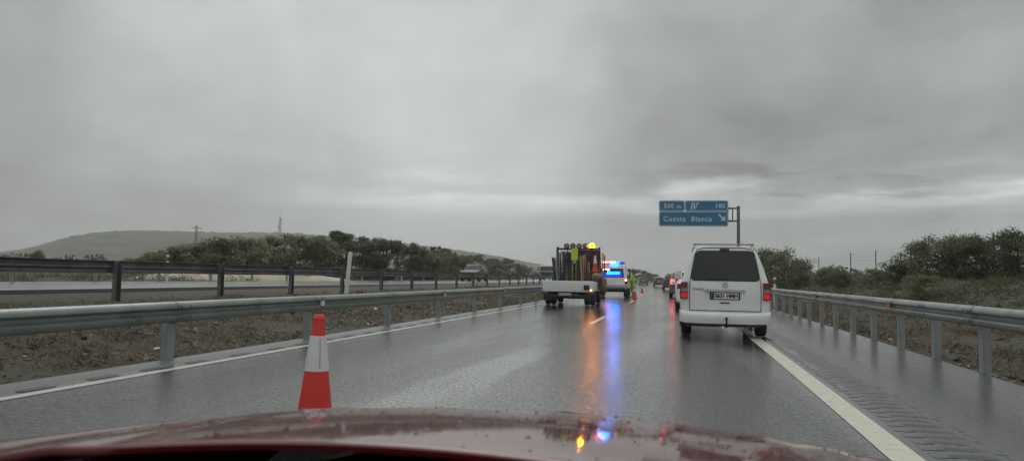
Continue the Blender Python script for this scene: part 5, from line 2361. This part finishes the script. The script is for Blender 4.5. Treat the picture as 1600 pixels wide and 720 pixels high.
# darker belly of cloud just above that strip on the right and low bank below it
dk = mt('MULTIPLY', mrange(mt('ABSOLUTE', mt('SUBTRACT', dz, .20)), 0, .08, 1, 0), mrange(az, -.45, .1, 0, 1))
base = mt('SUBTRACT', base, mt('MULTIPLY', dk, .65))
lowb = mt('MULTIPLY', mrange(dz, .03, .095, 1, 0), mrange(bands, .38, .62, .3, 1))
base = mt('SUBTRACT', base, mt('MULTIPLY', lowb, .8))
# torn scraps of darker cloud drifting across the bright strip
scr = nt.nodes.new('ShaderNodeCombineXYZ')
L(mt('MULTIPLY', az, 5.0), scr.inputs[0])
L(mt('MULTIPLY', dz, 22.), scr.inputs[1])
scr.inputs[2].default_value = 9.1
scrap = nz(scr.outputs[0], 1.2, 8, .6, .25)
sc_ = mt('MULTIPLY', mrange(scrap, .50, .66, 0, 1), mt('MULTIPLY', mrange(mt('ABSOLUTE', mt('SUBTRACT', dz, .11)), .02, .10, 1, 0), mrange(az, -.2, .1, .15, 1)))
base = mt('SUBTRACT', base, mt('MULTIPLY', sc_, 1.5))
# the deck is brighter overhead, as an overcast sky is
base = mt('ADD', base, mt('MULTIPLY', mrange(dz, .36, .95, 0, 1), 5.5))
base = mt('MAXIMUM', base, .4)
colr = nt.nodes.new('ShaderNodeMixRGB')
colr.blend_type = 'MULTIPLY'
colr.inputs['Fac'].default_value = 1
L(base, colr.inputs['Color1'])
colr.inputs['Color2'].default_value = (.955, 1.0, .985, 1)
mix = nt.nodes.new('ShaderNodeMixRGB')
mix.inputs['Fac'].default_value = .96
L(sky.outputs['Color'], mix.inputs['Color1'])
L(colr.outputs['Color'], mix.inputs['Color2'])
L(mix.outputs['Color'], bg.inputs['Color'])
bg.inputs['Strength'].default_value = .1

sl = bpy.data.lights.new('sun', 'SUN')
sl.energy = .5
sl.angle = RAD(25)
sl.color = (1, .98, .95)
so = bpy.data.objects.new('sun', sl)
COL.objects.link(so)
dirv = Vector((math.sin(RAD(SUN_AZ)) * math.cos(RAD(SUN_EL)), math.cos(RAD(SUN_AZ)) * math.cos(RAD(SUN_EL)), math.sin(RAD(SUN_EL))))
so.rotation_euler = dirv.to_track_quat('Z', 'Y').to_euler()

# ------------------------------------------------------------------ camera
cd = bpy.data.cameras.new('camera')
cd.sensor_width = 36
cd.lens = 36 * F_PX / 1600
cd.clip_start = .05
cd.clip_end = 6000
cd.dof.use_dof = True
cd.dof.focus_distance = 22
cd.dof.aperture_fstop = 5.6
co = bpy.data.objects.new('camera', cd)
COL.objects.link(co)
co.matrix_world = Matrix(((rt.x, up.x, -fw.x, 0), (rt.y, up.y, -fw.y, 0), (rt.z, up.z, -fw.z, CAM_H), (0, 0, 0, 1)))
SC.camera = co

SC.render.engine = 'CYCLES'
SC.cycles.use_denoising = True
SC.cycles.max_bounces = 8
SC.cycles.volume_bounces = 1
SC.cycles.sample_clamp_indirect = 8
SC.view_settings.view_transform = 'Standard'
SC.view_settings.look = 'None'
SC.view_settings.exposure = 0
SC.view_settings.gamma = 1
